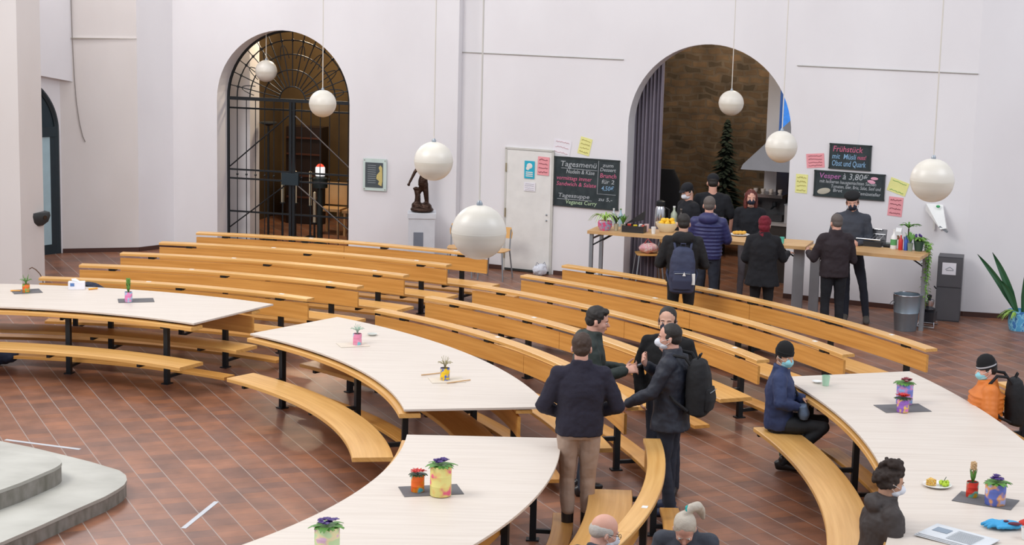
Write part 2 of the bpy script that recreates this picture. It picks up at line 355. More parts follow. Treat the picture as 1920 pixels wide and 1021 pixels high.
# picture rails
for i,(a,b) in enumerate([((865,99),(1170,110)),((1495,124),(1835,137))]):
    s0,z0=sM(*a); s1,z1=sM(*b); z=(z0+z1)/2; mb=MB(); mb.tube([M0+dM*s0+nM*.012+Vector((0,0,z)),M0+dM*s1+nM*.012+Vector((0,0,z))],.008,6); struct('trim_%d'%(i+1),mb,mat('rail_grey',(.42,.41,.38),.6))
mb=MB(); a=R0+Rn*.02; b=R1+Rn*.01; mb.tube([a+(b-a)*.15+Vector((0,0,3.5)),b+Vector((0,0,3.5))],[.012,.003],6); struct('trim_3',mb,mat('dark_crevice_line',(.40,.36,.31),.95))  # thin dark line drawn along the crevice at the top of the recess
# ---- white service door
sc=(sdL+sdR)/2; dw=sdR-sdL-.04; dh=sM(990,281)[1]
dr=thing('door_2',None,None,tuple(M0+dM*sc),rM,kind='structure')
mb=MB(); mb.box((0,-.015,dh/2),(dw,.04,dh-.02)); mb.build('door_leaf',M_white,dr,smooth=False)
mb=MB(); 
for x in(-dw/2-.02,dw/2+.02): mb.box((x,-.012,dh/2),(.035,.05,dh+.03))
mb.box((0,-.012,dh+.012),(dw+.07,.05,.03)); mb.build('door_frame',mat('grey_door_frame',(.55,.54,.50),.5),dr,smooth=False)
for z in (dh*.85,dh*.48,dh*.14):
    mb=MB(); mb.tube([(-dw/2-.01,-.045,z-.07),(-dw/2-.01,-.045,z+.07)],.012,8); mb.build('hinge',mat('brass_hinge',(.42,.36,.24),.4,.7),dr)
for z in (.86,.95):
    mb=MB(); mb.ell((dw/2-.06,-.045,z),.014); mb.build('door_handle',M_grey,dr)
mb=MB(); mb.box((0,-.04,.03),(dw,.02,.03)); mb.build('kick_strip',mat('dark_rubber',(.03,.035,.035),.7),dr)
def wallthing(name,label,cat,px,py,P=M0,n=nM,rz=rM,group=None,off=.0):
    p=on(px,py,P,n,off); return thing(name,label,cat,tuple(p),rz,group)
def size_on(p0,p1,P=M0,d=dM,n=nM):
    a=on(*p0,P,n);b=on(*p1,P,n); return abs((b-a).dot(d)),abs(a.z-b.z)
def poster(name,label,px,py,w,h,m,rot,group=None,marks=None,P=M0,n=nM,rz=rM,off=.0,lines=4,ink=None,words=None):
    t=wallthing(name,label,'notice',px,py,P,n,rz,group,off)
    mb=MB(); mb.box((0,-.004,0),(w,.003,h),rot=(0,rot,0)); 
    o=mb.build('paper',m,t,smooth=False)
    E=Euler((0,rot,0)).to_matrix(); ik=MB(); random.seed(int(px))
    words=words or []
    for i in range(lines):
        z=h*(.34-.68*i/max(1,lines-1)); pts=[]; x=-w*.38
        while x<w*.38: pts.append(E@Vector((x,-.008,z+random.uniform(-.5,.5)*h*.09))); x+=w*.05
        ik.tube(pts,h*.010+.0015,4)
    ik.build('handwriting',ink or mat('marker_ink',(.25,.08,.10),.8),t); return t
M_pink=mat('pink_paper',(.80,.33,.36),.8); M_yel=mat('yellow_paper',(.78,.76,.30),.8); M_wp=mat('white_paper',(.78,.76,.80),.8)
poster('paper_notice','white handwritten note taped above the large blackboard, left of the yellow note',1054,276,.30,.24,M_wp,R(8),lines=3,ink=mat('faded_red_ink',(.6,.35,.38),.8))
poster('paper_notice','yellow handwritten note taped tilted above the large blackboard',1097,274,.20,.27,M_yel,R(12),ink=mat('olive_ink',(.45,.40,.12),.8))
poster('paper_notice','pink handwritten note on the white service door beside the blue sign',1019,311,.20,.29,M_pink,R(2),off=.04)
t=poster('paper_notice','small white notice on the service door under the blue sign',993,350,.2,.14,M_wp,0,off=.04,ink=mat('grey_ink',(.45,.45,.5),.8))
t=wallthing('paper_notice','bright blue sign with white pictogram on the white service door','sign',993,318,off=.04)
mb=MB(); mb.box((0,-.004,0),(.175,.003,.28)); mb.build('paper',mat('cyan_sign',(.015,.40,.55),.5),t,smooth=False)
mb=MB(); mb.ell((0,-.006,.06),(.05,.003,.045)); mb.ell((-.03,-.006,.02),(.03,.003,.03)); mb.build('pictogram',M_white,t)
for z in(-.04,-.07,-.1): 
    mb=MB(); mb.box((0,-.008,z),(.12,.003,.016)); mb.build('printed_line',M_white,t)
poster('paper_notice','pink handwritten note taped left of the small upper blackboard',1529,301,.27,.21,M_pink,R(-6))
poster('paper_notice','yellow handwritten note hung left of the wide lower blackboard',1503,344,.18,.28,M_yel,R(1),ink=mat('olive_ink',(.4,.3,.1),.8))
poster('paper_notice','yellow handwritten note taped tilted right of the wide lower blackboard',1684,350,.28,.20,M_yel,R(17),lines=2,ink=mat('green_ink',(.12,.35,.10),.8))
poster('paper_notice','pink handwritten note right of the wide blackboard, below the tilted yellow note',1679,387,.21,.28,M_pink,R(3))
# blackboards
def board(label,p0,p1,lines,frame=True,rot=0):
    c=((p0[0]+p1[0])/2,(p0[1]+p1[1])/2); w,h=size_on(p0,p1); t=wallthing('chalkboard',label,'chalkboard',*c)
    h-=0
    mb=MB(); mb.box((0,-.012,0),(w,.024,h)); mb.build('slate',M_slate,t,smooth=False)
    mb=MB()
    for z in(-h/2,h/2): mb.box((0,-.014,z),(w+.03,.034,.02))
    for x in(-w/2,w/2): mb.box((x,-.014,0),(.02,.034,h+.02))
    mb.build('frame',mat('board_frame',(.02,.03,.03),.6),t,smooth=False)
    for (s_,x,z,sz,wd,mm) in lines: text(s_,sz,mm,t,(-w/2+x*w,-.027,-h/2+z*h),wd*w,bold=.0004)
    return t,w,h
CW=mat('white_chalk',(.42,.45,.47),.9); CP=mat('pink_chalk',(.58,.14,.24),.9); CB=mat('blue_chalk',(.24,.42,.62),.9); CG=mat('green_chalk',(.45,.60,.38),.9); CV=mat('purple_chalk',(.45,.15,.38),.9)
t,w,h=board('large menu blackboard with white and pink chalk writing beside the service door',(1042,293),(1158,393),[
 ('Tagesmenü',.08,.82,.12,.58,CW),('Nudeln & Käse',.18,.68,.09,.45,CW),('vormittags immer',.03,.54,.09,.56,CP),('Sandwich & Salate',.03,.42,.09,.63,CP),
 ('Tagessuppe',.06,.18,.09,.5,CW),('Veganes Curry',.18,.05,.09,.5,CG),('zum',.75,.86,.08,.17,CW),('Dessert',.71,.77,.08,.25,CW),('Brunch',.71,.64,.1,.26,CP),('für 2',.74,.52,.09,.2,CW),('4,50€',.74,.38,.1,.2,CB),('zu 5,-',.7,.16,.08,.22,CW)])
mb=MB(); mb.tube([(w*.19,-.027,h*.48),(w*.18,-.027,-h*.2),(w*.47,-.027,-h*.2)],.004,5); mb.tube([(-w*.4,-.027,h*.28),(w*.17,-.027,h*.27)],.004,5); mb.tube([(-w*.45,-.027,-h*.36),(w*.1,-.027,-h*.36)],.004,5); mb.build('chalk_rule',CW,t)
board('small upper blackboard with pink heading, hung above the wide one on the right',(1558,269),(1631,319),[('Frühstück',.06,.70,.12,.75,CP),('mit  Müsli',.05,.40,.11,.6,CB),('nuss!',.68,.42,.09,.22,CP),('Obst und Quark',.05,.1,.12,.85,CB)])
t,w,h=board('wide lower blackboard with chalk menu behind the man in grey',(1529,319),(1656,375),[('Vesper',.06,.73,.11,.32,CV),('à 3,80€',.4,.73,.13,.38,CW),('mit leckeren hausgemachten Sachen',.07,.54,.07,.82,CW),('Tomaten, Eier, Brie, Salat, Senf und',.24,.36,.07,.72,CW),('Brot',.27,.2,.07,.14,CW),('Gemüseteller',.62,.14,.07,.34,CW)])
mb=MB(); mb.ell((-w*.36,-.027,-h*.3),(.1,.003,.045),rot=(0,R(-12),0)); mb.build('chalk_drawing',mat('beige_chalk',(.45,.42,.34),.9),t)
mb=MB(); mb.ell((w*.36,-.027,h*.34),(.055,.003,.022)); mb.ell((w*.32,-.027,h*.2),(.06,.003,.026),rot=(0,R(10),0)); mb.build('chalk_drawing',mat('pink_drawing',(.7,.35,.45),.9),t)
# ------------------------------------------------------------------ gate and the room behind it
gc=(gL+gR)/2; GM=G0+dG*gc; GM_=GM-nG*.42
gt=thing('iron_gate','tall black wrought iron gate with fanlight grille filling the left arch','gate',tuple(GM_),rG)
gsp=gT-gRad; gr=gRad-.01
mb=MB(); mb.tube([(-gr,0,0)]+[(-gr*math.cos(PI*k/32),0,gsp+gr*math.sin(PI*k/32)) for k in range(33)]+[(gr,0,0)],.03,8)
mb.build('gate_frame',M_steel,gt)
mb=MB(); mb.box((0,0,gsp),(2*gr,.05,.055)); mb.box((0,0,gsp-.16),(2*gr,.03,.02)); mb.build('transom',M_steel,gt)
for rr in (.86,.66,.44,.20):
    mb=MB(); mb.tube([(-gr*rr*math.cos(PI*k/24),0,gsp+gr*rr*math.sin(PI*k/24)) for k in range(25)],.011,6); mb.build('fanlight_ring',M_steel,gt)
for k in range(1,16):
    a=PI*k/16; mb=MB(); mb.tube([(-gr*.2*math.cos(a),0,gsp+gr*.2*math.sin(a)),(-gr*.99*math.cos(a),0,gsp+gr*.99*math.sin(a))],.009,6)
    mb.ell((-gr*.86*math.cos(a),0,gsp+gr*.86*math.sin(a)),.025); mb.build('fanlight_ray',M_steel,gt)
for k in range(8):
    a0=PI*(k+.5)/8-.11; mb=MB(); mb.tube([(-gr*math.cos(a0+.22*j/8)*(.60+.2*math.sin(PI*j/8)),0,gsp+gr*math.sin(a0+.22*j/8)*(.60+.2*math.sin(PI*j/8))) for j in range(9)],.008,5); mb.build('fanlight_scroll',M_steel,gt)
for sx in(-1,1):
    lf=MB()
    for z in(.06,.62,1.18,1.33,gsp-.16): lf.box((sx*gr/2,0,z),(gr-.04,.03,.028))
    lf.box((sx*.03,0,gsp/2),(.045,.045,gsp)); o=lf.build('gate_leaf',M_steel,gt)
    for k in range(1,7):
        mb=MB(); x=sx*gr*k/7; mb.tube([(x,0,.05),(x,0,gsp)],.0075,6); mb.ell((x,0,1.25),.02); mb.build('gate_bar',M_steel,o)
    mb=MB(); mb.tube([(sx*.06,-.02,gsp-.25),(sx*(gr-.04),-.02,1.38)],.012,6); mb.tube([(sx*.06,-.02,1.15),(sx*(gr-.04),-.02,.35)],.012,6); mb.build('diagonal_brace',M_steel if sx<0 else mat('worn_steel',(.10,.085,.08),.4,.5),o)
mb=MB(); mb.box((-.02,-.03,1.22),(.30,.06,.2)); mb.build('lock_case',mat('blue_black_steel',(.02,.035,.045),.5,.3),gt)
def room(name,P,d,n,s0,s1,dep,H,m,back=None,z0=0.):
    def pt(s_,t_): return (P+d*s_-n*t_)
    for nm,a,b in(('left',pt(s0,.5),pt(s0,dep)),('right',pt(s1,.5),pt(s1,dep)),('far',pt(s0,dep),pt(s1,dep))):
        mb=MB(); v=(b-a).normalized(); w=Vector((v.y,-v.x,0))*(.2 if nm!='right' else -.2)
        if nm=='far': w=-n*.2
        elif nm=='left': w=-d*.2
        else: w=d*.2
        vs=[a,b,b+w,a+w]
        o=MB(); o.add([q for q in vs]+[q+Vector((0,0,H)) for q in vs],[(0,1,2,3),(4,5,6,7),(0,1,5,4),(1,2,6,5),(2,3,7,6),(3,0,4,7)])
        struct('wall_%s_%s'%(name,nm),o,back if (back and nm=='far') else m)
    a,b,c,e=pt(s0-.2,.3),pt(s1+.2,.3),pt(s1+.2,dep+.2),pt(s0-.2,dep+.2)
    o=MB(); vs=[a,b,c,e]; o.add([q+Vector((0,0,H)) for q in vs]+[q+Vector((0,0,H+.1)) for q in vs],[(0,1,2,3),(4,5,6,7),(0,1,5,4),(1,2,6,5),(2,3,7,6),(3,0,4,7)])
    struct('ceiling_'+name,o,m)
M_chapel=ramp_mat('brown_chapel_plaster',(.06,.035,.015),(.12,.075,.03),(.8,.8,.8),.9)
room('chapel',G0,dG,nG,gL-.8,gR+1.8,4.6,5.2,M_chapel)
# inner pale pilaster just behind the left half of the gate
pp=G0+dG*(gL-.3)-nG*.95
struct('wall_chapel_jamb',MB().prism([tuple((pp)[:2]),tuple((pp+dG*.47)[:2]),tuple((pp+dG*.47-nG*.4)[:2]),tuple((pp-nG*.4)[:2])],0,5),M_wall)
def gp(s_,t_,z=0): return G0+dG*(gL+s_)-nG*t_+Vector((0,0,z))
def candle(x,t_,h,z0,label):
    t=thing('altar_candle',label,'candle',tuple(gp(x,t_)),rG,'tall candles behind the iron gate')
    mb=MB(); mb.lathe([(.10,0),(.10,.02),(.02,.05),(.015,z0),(.05,z0+.01),(.05,z0+.03)]); mb.build('candle_stand',M_steel,t)
    mb=MB(); mb.lathe([(.025,z0+.03),(.025,z0+h),(.004,z0+h+.02)],n=12); mb.build('wax',mat('cream_wax',(.62,.56,.42),.5),t)
candle(.50,1.6,.55,.62,'leftmost cream candle on a thin black stand behind the iron gate')
candle(.68,1.75,.58,.60,'second cream candle on a black stand, just left of the gate post')
candle(.90,1.9,.62,.55,'short cream candle right of the gate post behind the gate')
candle(1.10,1.6,.55,.30,'low cream candle under the white lantern behind the gate')
lt=thing('lantern','white lantern with a glowing red top on a black stand behind the gate','lantern',tuple(gp(1.36,1.2)),rG)
mb=MB(); mb.lathe([(.12,0),(.12,.03),(.05,.06),(.05,.98),(.13,1.0),(.13,1.16),(.06,1.2)],n=12); mb.build('lantern_stand',mat('dark_green_steel',(.02,.03,.03),.5,.3),lt)
mb=MB(); mb.lathe([(.075,1.2),(.082,1.21),(.082,1.34),(.07,1.36)],n=20); mb.build('lantern_shade',mat('lit_white_glass',(.9,.9,.92),.4,emit=.6),lt)
mb=MB(); mb.lathe([(.07,1.36),(.05,1.39),(.01,1.41)],n=20); mb.build('lantern_cap',mat('red_glow',(.8,.06,.03),.4,emit=.7),lt)
for (x,t_,lab) in ((1.05,2.6,'low brown wooden stool behind the gate, left one'),(1.55,2.5,'low brown wooden stool behind the gate, right one')):
    s_=thing('wooden_stool',lab,'stool',tuple(gp(x,t_)),rG); mb=MB(); mb.box((0,0,.44),(.42,.4,.05)); mb.build('seat',M_counter,s_,smooth=False)
    mb=MB(); mb.box((0,.18,.7),(.42,.03,.4)); mb.build('backrest',M_counter,s_,smooth=False)
    for a in(-.17,.17):
        for b in(-.16,.16): mb=MB(); mb.box((a,b,.21),(.04,.04,.42)); mb.build('leg',M_counter,s_,smooth=False)
s_=thing('music_stand','thin black stand with a flat dish top behind the left gate leaf','stand',tuple(gp(.36,1.3)),rG)
mb=MB(); mb.lathe([(.15,0),(.15,.02),(.02,.05),(.02,2.0)],n=10); mb.build('pole',M_steel,s_)
mb=MB(); mb.lathe([(.02,2.0),(.16,2.05),(.15,2.07)],n=16); mb.build('dish',M_steel,s_)
s_=thing('dark_cabinet','dark brown shelf cabinet standing behind the iron gate','cabinet',tuple(gp(.15,3.6)),rG)
mb=MB(); mb.box((0,0,.9),(.7,.35,1.8)); mb.build('body',mat('dark_brown_wood',(.016,.007,.005),.5),s_,smooth=False)
for z in(.5,.9,1.3,1.6): mb=MB(); mb.box((0,-.19,z),(.66,.03,.03)); mb.build('shelf',mat('red_brown_wood',(.07,.022,.012),.5),s_,smooth=False)
# ------------------------------------------------------------------ kitchen behind the right arch
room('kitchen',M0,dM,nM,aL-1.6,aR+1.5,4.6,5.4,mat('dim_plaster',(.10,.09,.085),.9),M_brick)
def kp(s_,t_,z=0): return M0+dM*(aL+s_)-nM*t_+Vector((0,0,z))
def ks(px,t_,py=250): return (onplane(px,py,M0-nM*t_,nM)-M0).dot(dM)-aL
kA,kB=ks(1437,2.4),ks(1460,2.4)
struct('wall_kitchen_pillar',MB().prism([tuple(kp(kA,2.4)[:2]),tuple(kp(kB,2.4)[:2]),tuple(kp(kB,3.6)[:2]),tuple(kp(kA,3.6)[:2])],0,5.3),M_wall)
w_=MB(); w_.box((0,0,0),(.5,.03,1.3)); wo=w_.build('window_1',mat('blue_stained_glass',(.03,.16,.50),.3,emit=.9,vary=(14,.9)),smooth=False); wo.location=kp(kB+.27,2.5,onplane(1470,205,M0-nM*2.6,nM).z); wo.rotation_euler=(0,0,rM); tag(wo,kind='structure')
M_curt=mat('mauve_curtain',(.26,.23,.28),.9)
cu=thing('curtain','mauve grey curtain hanging in folds at the left side of the right arch','curtain',tuple(kp(.16,.42)),rM)
mb=MB(); n=44; vs=[]; fs=[]
for i in range(n+1):
    x=-.24+.48*i/n; y=.05*math.sin(i*1.15)
    for z in(0.02,3.9): vs.append((x,y,z))
    for z in(0.02,3.9): vs.append((x,y+.012,z))
for i in range(n): a=i*4; fs+=[(a,a+4,a+5,a+1),(a+2,a+3,a+7,a+6),(a,a+2,a+6,a+4),(a+1,a+5,a+7,a+3)]
fs+=[(0,1,3,2),(n*4,n*4+2,n*4+3,n*4+1)]
mb.add(vs,fs); mb.build('cloth',M_curt,cu)
mb=MB(); mb.tube([(-.3,0,3.93),(.4,0,3.93)],.015,8); mb.build('curtain_rod',M_steel,cu)
# tree
tr=thing('christmas_tree','dark undecorated fir tree against the brick wall behind the counter','tree',tuple(kp(ks(1363,3.6),3.6)),0)
mb=MB(); mb.tube([(0,0,0),(0,0,2.3)],[.05,.01],8); mb.build('trunk',mat('bark',(.04,.025,.015),.9),tr)
mb=MB(); random.seed(3)
for i in range(420):
    z=.35+1.95*(i/420); r=.62*(1-(z-.35)/2.05)+.03; a=random.uniform(0,2*PI); L=r*random.uniform(.6,1.1)
    p0=Vector((0,0,z)); p1=Vector((L*math.cos(a),L*math.sin(a),z-L*.25)); d_=(p1-p0); s_=Vector((-d_.y,d_.x,0)).normalized()*.05
    mb.add([p0,p0+d_*.5+s_,p1,p0+d_*.5-s_,p0+d_*.5+Vector((0,0,.03))],[(0,1,4),(1,2,4),(2,3,4),(3,0,4),(0,3,2,1)])
tag(mb.build('foliage',mat('fir_green',(.012,.024,.014),.8),tr,smooth=False),kind='stuff')
ho=thing('extractor_hood','large dark grey sloping extractor hood at the right of the kitchen','hood',tuple(kp(ks(1468,1.9),1.9)),rM)
mb=MB(); mb.loft([((0,0,1.75),.62,.45),((0,0,1.85),.62,.45),((.2,0,2.5),.2,.2),((.2,0,5.2),.18,.18)],n=4,pw=2); mb=MB()
vs=[(-.55,-.4,1.72),(.55,-.4,1.72),(.55,.4,1.72),(-.55,.4,1.72),(-.52,-.38,1.8),(.55,-.38,1.8),(.55,.4,1.8),(-.52,.4,1.8),(.2,-.2,2.55),(.5,-.2,2.55),(.5,.3,2.55),(.2,.3,2.55)]
mb.add(vs,[(0,1,2,3),(0,1,5,4),(1,2,6,5),(2,3,7,6),(3,0,4,7),(4,5,9,8),(5,6,10,9),(6,7,11,10),(7,4,8,11),(8,9,10,11)]); mb.build('canopy',mat('dull_hood_steel',(.22,.22,.24),.5,.3),ho,smooth=False)
mb=MB(); mb.box((.35,.05,3.9),(.3,.4,2.75)); mb.build('flue',mat('dull_hood_steel',(.22,.22,.24),.5,.3),ho,smooth=False)
bc=thing('back_counter','dark kitchen counter along the right behind the staff','counter',tuple(kp(ks(1478,1.6),1.6)),rM)
mb=MB(); mb.box((0,0,.45),(1.1,.7,.9)); mb.build('body',mat('dark_cupboard',(.04,.03,.025),.6),bc,smooth=False)
mb=MB(); mb.box((0,0,.92),(1.16,.76,.04)); mb.build('worktop',mat('pale_worktop',(.42,.38,.36),.4),bc,smooth=False)
em=thing('espresso_machine','chrome and black espresso machine on the dark back counter','espresso machine',tuple(kp(ks(1445,1.6),1.6,.94)),rM)
mb=MB(); mb.box((0,0,.06),(.62,.42,.10)); mb.box((0,.1,.22),(.6,.2,.3)); mb.build('body',mat('dark_machine',(.06,.06,.065),.35,.5),em,smooth=False)
mb=MB(); mb.box((0,-.02,.40),(.62,.44,.05)); mb.build('cup_tray',M_chrome,em,smooth=False)
for x in(-.15,.15): mb=MB(); mb.tube([(x,-.1,.3),(x,-.1,.22)],.035,10); mb.tube([(x,-.12,.23),(x,-.3,.21)],.014,8); mb.build('portafilter',M_steel,em)
for i,x in enumerate((-.2,-.08,.05,.2)):
    c_=MB(); c_.lathe([(.02,0),(.035,.02),(.038,.06),(.034,.06),(.02,.012)],n=12); o=c_.build('cup',mat('beige_cup',(.5,.42,.36),.4)); o.location=kp(ks(1445,1.6),1.6,.94+.425)+dM*x; tag(o,['leftmost','second from left','third from left','rightmost'][i]+' small beige cup on top of the espresso machine','cup','cups on the espresso machine')
bb=thing('storage_box','pale plastic box on the worktop right of the espresso machine','box',tuple(kp(ks(1445,1.6)+.46,1.5,.94)),rM); mb=MB(); mb.box((0,0,.14),(.2,.3,.28)); mb.build('body',mat('pale_plastic',(.4,.38,.38),.5),bb,smooth=False); mb=MB(); mb.box((0,0,.29),(.215,.315,.02)); mb.build('lid',M_grey,bb,smooth=False)
bl=thing('tall_office_chair','large black upholstered chair with rounded back left behind the counter','chair',tuple(kp(ks(1241,1.6),1.6)),rM)
mb=MB(); mb.loft([((0,0,.5),.24,.24),((0,0,.62),.26,.25)],pw=3); mb.build('seat',M_black,bl)
mb=MB(); mb.loft([((0,.2,.6),.26,.05),((0,.22,1.0),.29,.07),((0,.22,1.4),.27,.07),((0,.22,1.6),.16,.05)],pw=3); mb.build('backrest',M_black,bl)
mb=MB(); mb.tube([(0,0,.08),(0,0,.5)],.03); 
for k in range(5): a=2*PI*k/5; mb.tube([(0,0,.1),(.28*math.cos(a),.28*math.sin(a),.045)],.022); mb.ell((.28*math.cos(a),.28*math.sin(a),.03),.03)
mb.build('pedestal',M_steel,bl)
l=bpy.data.lights.new('kitchen_fill','POINT'); l.energy=170; l.color=(1,.86,.66); l.shadow_soft_size=.3; lo=bpy.data.objects.new('kitchen_fill',l); COL.objects.link(lo); lo.location=kp(1.3,2.5,4.6)  # unseen fill light, added so the people behind the counter stay visible
l=bpy.data.lights.new('chapel_fill','POINT'); l.energy=230; l.color=(1,.82,.58); l.shadow_soft_size=.3; lo=bpy.data.objects.new('chapel_fill',l); COL.objects.link(lo); lo.location=gp(.9,2.3,4.2)  # warm fill without a visible source, added to brighten the room behind the gate
# ------------------------------------------------------------------ benches
def arcpt(r,a,z=0): return Vector((CX+r*math.cos(R(a)),CY+r*math.sin(R(a)),z))
SEAT=.38
def bench(label,Rk,a0,a1,panel=True,ka=None,kr=(.16,.34),inset=.45,pitch=1.45,seat=True,kneel=True,sa=(0,0),stick=True,group='curved church benches'):
    am=(a0+a1)/2; base=arcpt(Rk,am); t=thing('church_bench',label,'bench',tuple(base),0,group)
    L=R(a1-a0)*Rk
    ns=max(1,round(L/3.1)); g=math.degrees(.006/Rk)
    for k in range(ns):
        b0=a0+(a1-a0)*k/ns; b1=a0+(a1-a0)*(k+1)/ns
        if panel: MB().arc(C0,Rk-.062,Rk-.034,.475,.675,b0+g/2,b1-g/2,chamf=.004).build('backrest_panel',M_wood,t,off=base)
        MB().arc(C0,Rk-(.08 if panel else .125),Rk+.075,.708 if panel else .686,.742 if panel else .728,b0+g/4,b1-g/4,chamf=.006).build('ledge',M_woodl,t,off=base)
    da=math.degrees(.2/Rk)
    if seat: MB().arc(C0,Rk-.57,Rk-.19,SEAT-.04,SEAT,a0+sa[0],a1+sa[1],chamf=.006).build('seat',M_woodl,t,off=base)
    ka=ka or sa
    if kneel: MB().arc(C0,Rk+kr[0],Rk+kr[1],.10,.135,a0+ka[0],a1+ka[1],chamf=.004).build('kneeler',M_wood,t,off=base)
    ia=math.degrees(inset/Rk); m=max(2,round((L-2*inset)/pitch)+1)
    for k in range(m):
        a=a0+ia+(a1-a0-2*ia)*k/(m-1); E=Matrix.Translation(arcpt(Rk,a))@Matrix.Rotation(R(a),4,'Z')
        mb=MB(); mb.box((0,0,.345),(.055,.055,.68),M=E); mb.box((.0,0,.006),(.11,.09,.012),M=E); p_=mb.build('post',M_steel,t,off=base,smooth=False)
        mb=MB()
        if seat: mb.box((-.27,0,SEAT-.062),(.54,.04,.04),M=E)
        mb.box((.17,0,.082),(.34,.035,.035),M=E); mb.build('bracket',M_steel,t,off=base,smooth=False)
        mb=MB(); mb.box((-.01,0,.692 if panel else .67),(.11,.09,.032),M=E); mb.build('ledge_clip',M_steel,t,off=base,smooth=False)
    if stick:
        for a in (a0+(a1-a0)*.12,a0+(a1-a0)*.62):
            E=Matrix.Translation(arcpt(Rk+.02,a)-Vector((0,0,0 if panel else .014)))@Matrix.Rotation(R(a),4,'Z'); mb=MB(); mb.box((0,0,.7435),(.045,.06,.003),M=E); mb.build('number_sticker',M_white,t,off=base,smooth=False)
    return t
ord_=['first','second','third','fourth','fifth','sixth']
bench('curved oak bench with seat at the inner edge of the far left white table',5.42,60.2,97,panel=False,sa=(-2.5,0),group='benches carrying the white tabletops')
bench('curved bench under the outer edge of the far left white table',6.47,60.2,96,sa=(-1.5,0),group='benches carrying the white tabletops')
for k,(rk,al,lab) in enumerate(((7.5,88.7,'front curved bench of the back left block, right behind the left white table'),(8.56,87.1,'second curved bench from the front in the back left block'),(9.62,85.5,'middle curved bench of the five in the back left block'),(10.68,84.1,'fourth curved bench from the front in the back left block'),(11.75,82.9,'rearmost curved bench of the back left block, before the iron gate'))):
    bench(lab,rk,59.9,al,sa=(-1.5,0))
bench('curved bench with long seat at the inner edge of the middle white table',5.42,10,51,panel=False,sa=(-2.5,-2),group='benches carrying the white tabletops')
bench('curved bench under the outer edge of the middle white table',6.47,10,51,sa=(-2,-2),group='benches carrying the white tabletops')
bench('front curved bench of the middle block, right behind the middle white table',7.5,10.3,51.8,sa=(-1,-1))
for rk,a0,a1,lab in ((8.56,21.3,52.7,'second curved bench from the front in the middle block, behind the standing men'),(9.62,21.8,53.3,'third curved bench from the front in the middle block'),(10.68,21.8,53.3,'fourth curved bench of the middle block, one row before the rearmost'),(11.75,21.8,53.7,'rearmost curved bench of the middle block, nearest the bar counter')):
    bench(lab,rk,a0,a1,sa=(-.8,-.8))
bench('curved bench under the inner edge of the front white table',5.42,-44,.0,panel=False,seat=False,sa=(-1,-1),group='benches carrying the white tabletops')
bench('curved bench under the outer edge of the front white table, seat hidden below',6.47,-44,.0,sa=(-9,-3),ka=(0,-.8),group='benches carrying the white tabletops')
bench('short curved bench behind the front white table, by the man in khaki trousers',7.5,-40,1.6,sa=(-3,-3),ka=(0,-.6),kr=(.08,.25))
bench('curved bench with wide oak seat at the inner edge of the right white table',9.47,-30,16,panel=False,sa=(-3.5,-2.4),group='benches carrying the white tabletops')
bench('curved bench under the outer edge of the right white table',10.58,-30,16,sa=(-2,-2),group='benches carrying the white tabletops')
bench('curved bench at the right edge behind the person in the orange jacket',11.65,-28,14)
def table(label,r0,r1,a0,a1):
    base=arcpt((r0+r1)/2,(a0+a1)/2,.745); t=thing('white_tabletop',label,'table',tuple(base),0,'white laminated tabletops laid over the benches')
    MB().arc(C0,r0,r1,.752,.772,a0,a1,step=.1,chamf=.002).build('tabletop',M_top,t,off=base)
    n=int(R(a1-a0)*r0/.75)
    for k in range(n):
        a=a0+(a1-a0)*(k+.5)/n; w=math.degrees(.11/r0)
        MB().arc(C0,r0+.02,r0+.09,.743,.7525,a-w,a+w).build('rubber_pad',mat('dark_green_pad',(.015,.035,.03),.8),t,off=base)
        MB().arc(C0,r1-.30,r1-.24,.743,.7525,a-w,a+w).build('rubber_pad',mat('dark_green_pad',(.015,.035,.03),.8),t,off=base)
    return t
table('white curved tabletop at the far left, between benches',5.34,6.80,60.2,96)
table('white curved tabletop in the middle carrying two small pots',5.34,6.70,9.9,51)
table('white curved tabletop in the front centre with a tall yellow pot',5.34,6.68,-43,.3)
table('white curved tabletop on the right beside the man in the blue coat',9.37,10.82,-29,16.4)
# ------------------------------------------------------------------ stone steps
def steps():
    t=thing('altar_platform','two broad stone steps with rounded corner at the lower left','steps',(-5.2,14.6,0))
    def off(p,z): q=at(p[0],p[1],z); return (q.x+5.2,q.y-14.6)
    low=[(0,1017),(79,983),(138,956),(197,930),(220,917),(233,908),(238,899),(236,890),(224,881),(200,874),(170,865),(130,855),(60,838),(0,826)]
    upp=[(0,918),(39,904),(79,887),(102,877),(112,871),(116,866),(114,861),(106,857),(94,853),(59,849),(0,842)]
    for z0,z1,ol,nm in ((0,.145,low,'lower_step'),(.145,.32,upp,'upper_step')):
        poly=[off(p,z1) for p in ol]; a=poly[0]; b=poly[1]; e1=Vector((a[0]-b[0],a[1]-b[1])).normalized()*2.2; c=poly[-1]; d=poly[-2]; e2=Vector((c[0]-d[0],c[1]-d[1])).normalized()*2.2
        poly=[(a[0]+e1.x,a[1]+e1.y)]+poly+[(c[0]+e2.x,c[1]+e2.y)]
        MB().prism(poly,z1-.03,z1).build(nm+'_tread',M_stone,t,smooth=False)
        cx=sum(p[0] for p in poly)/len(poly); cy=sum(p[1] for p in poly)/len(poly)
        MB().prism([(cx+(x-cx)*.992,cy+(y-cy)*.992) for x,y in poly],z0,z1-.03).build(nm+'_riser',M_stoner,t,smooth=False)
steps()
M_tape=mat('pale_floor_tape',(.50,.52,.55),.5)
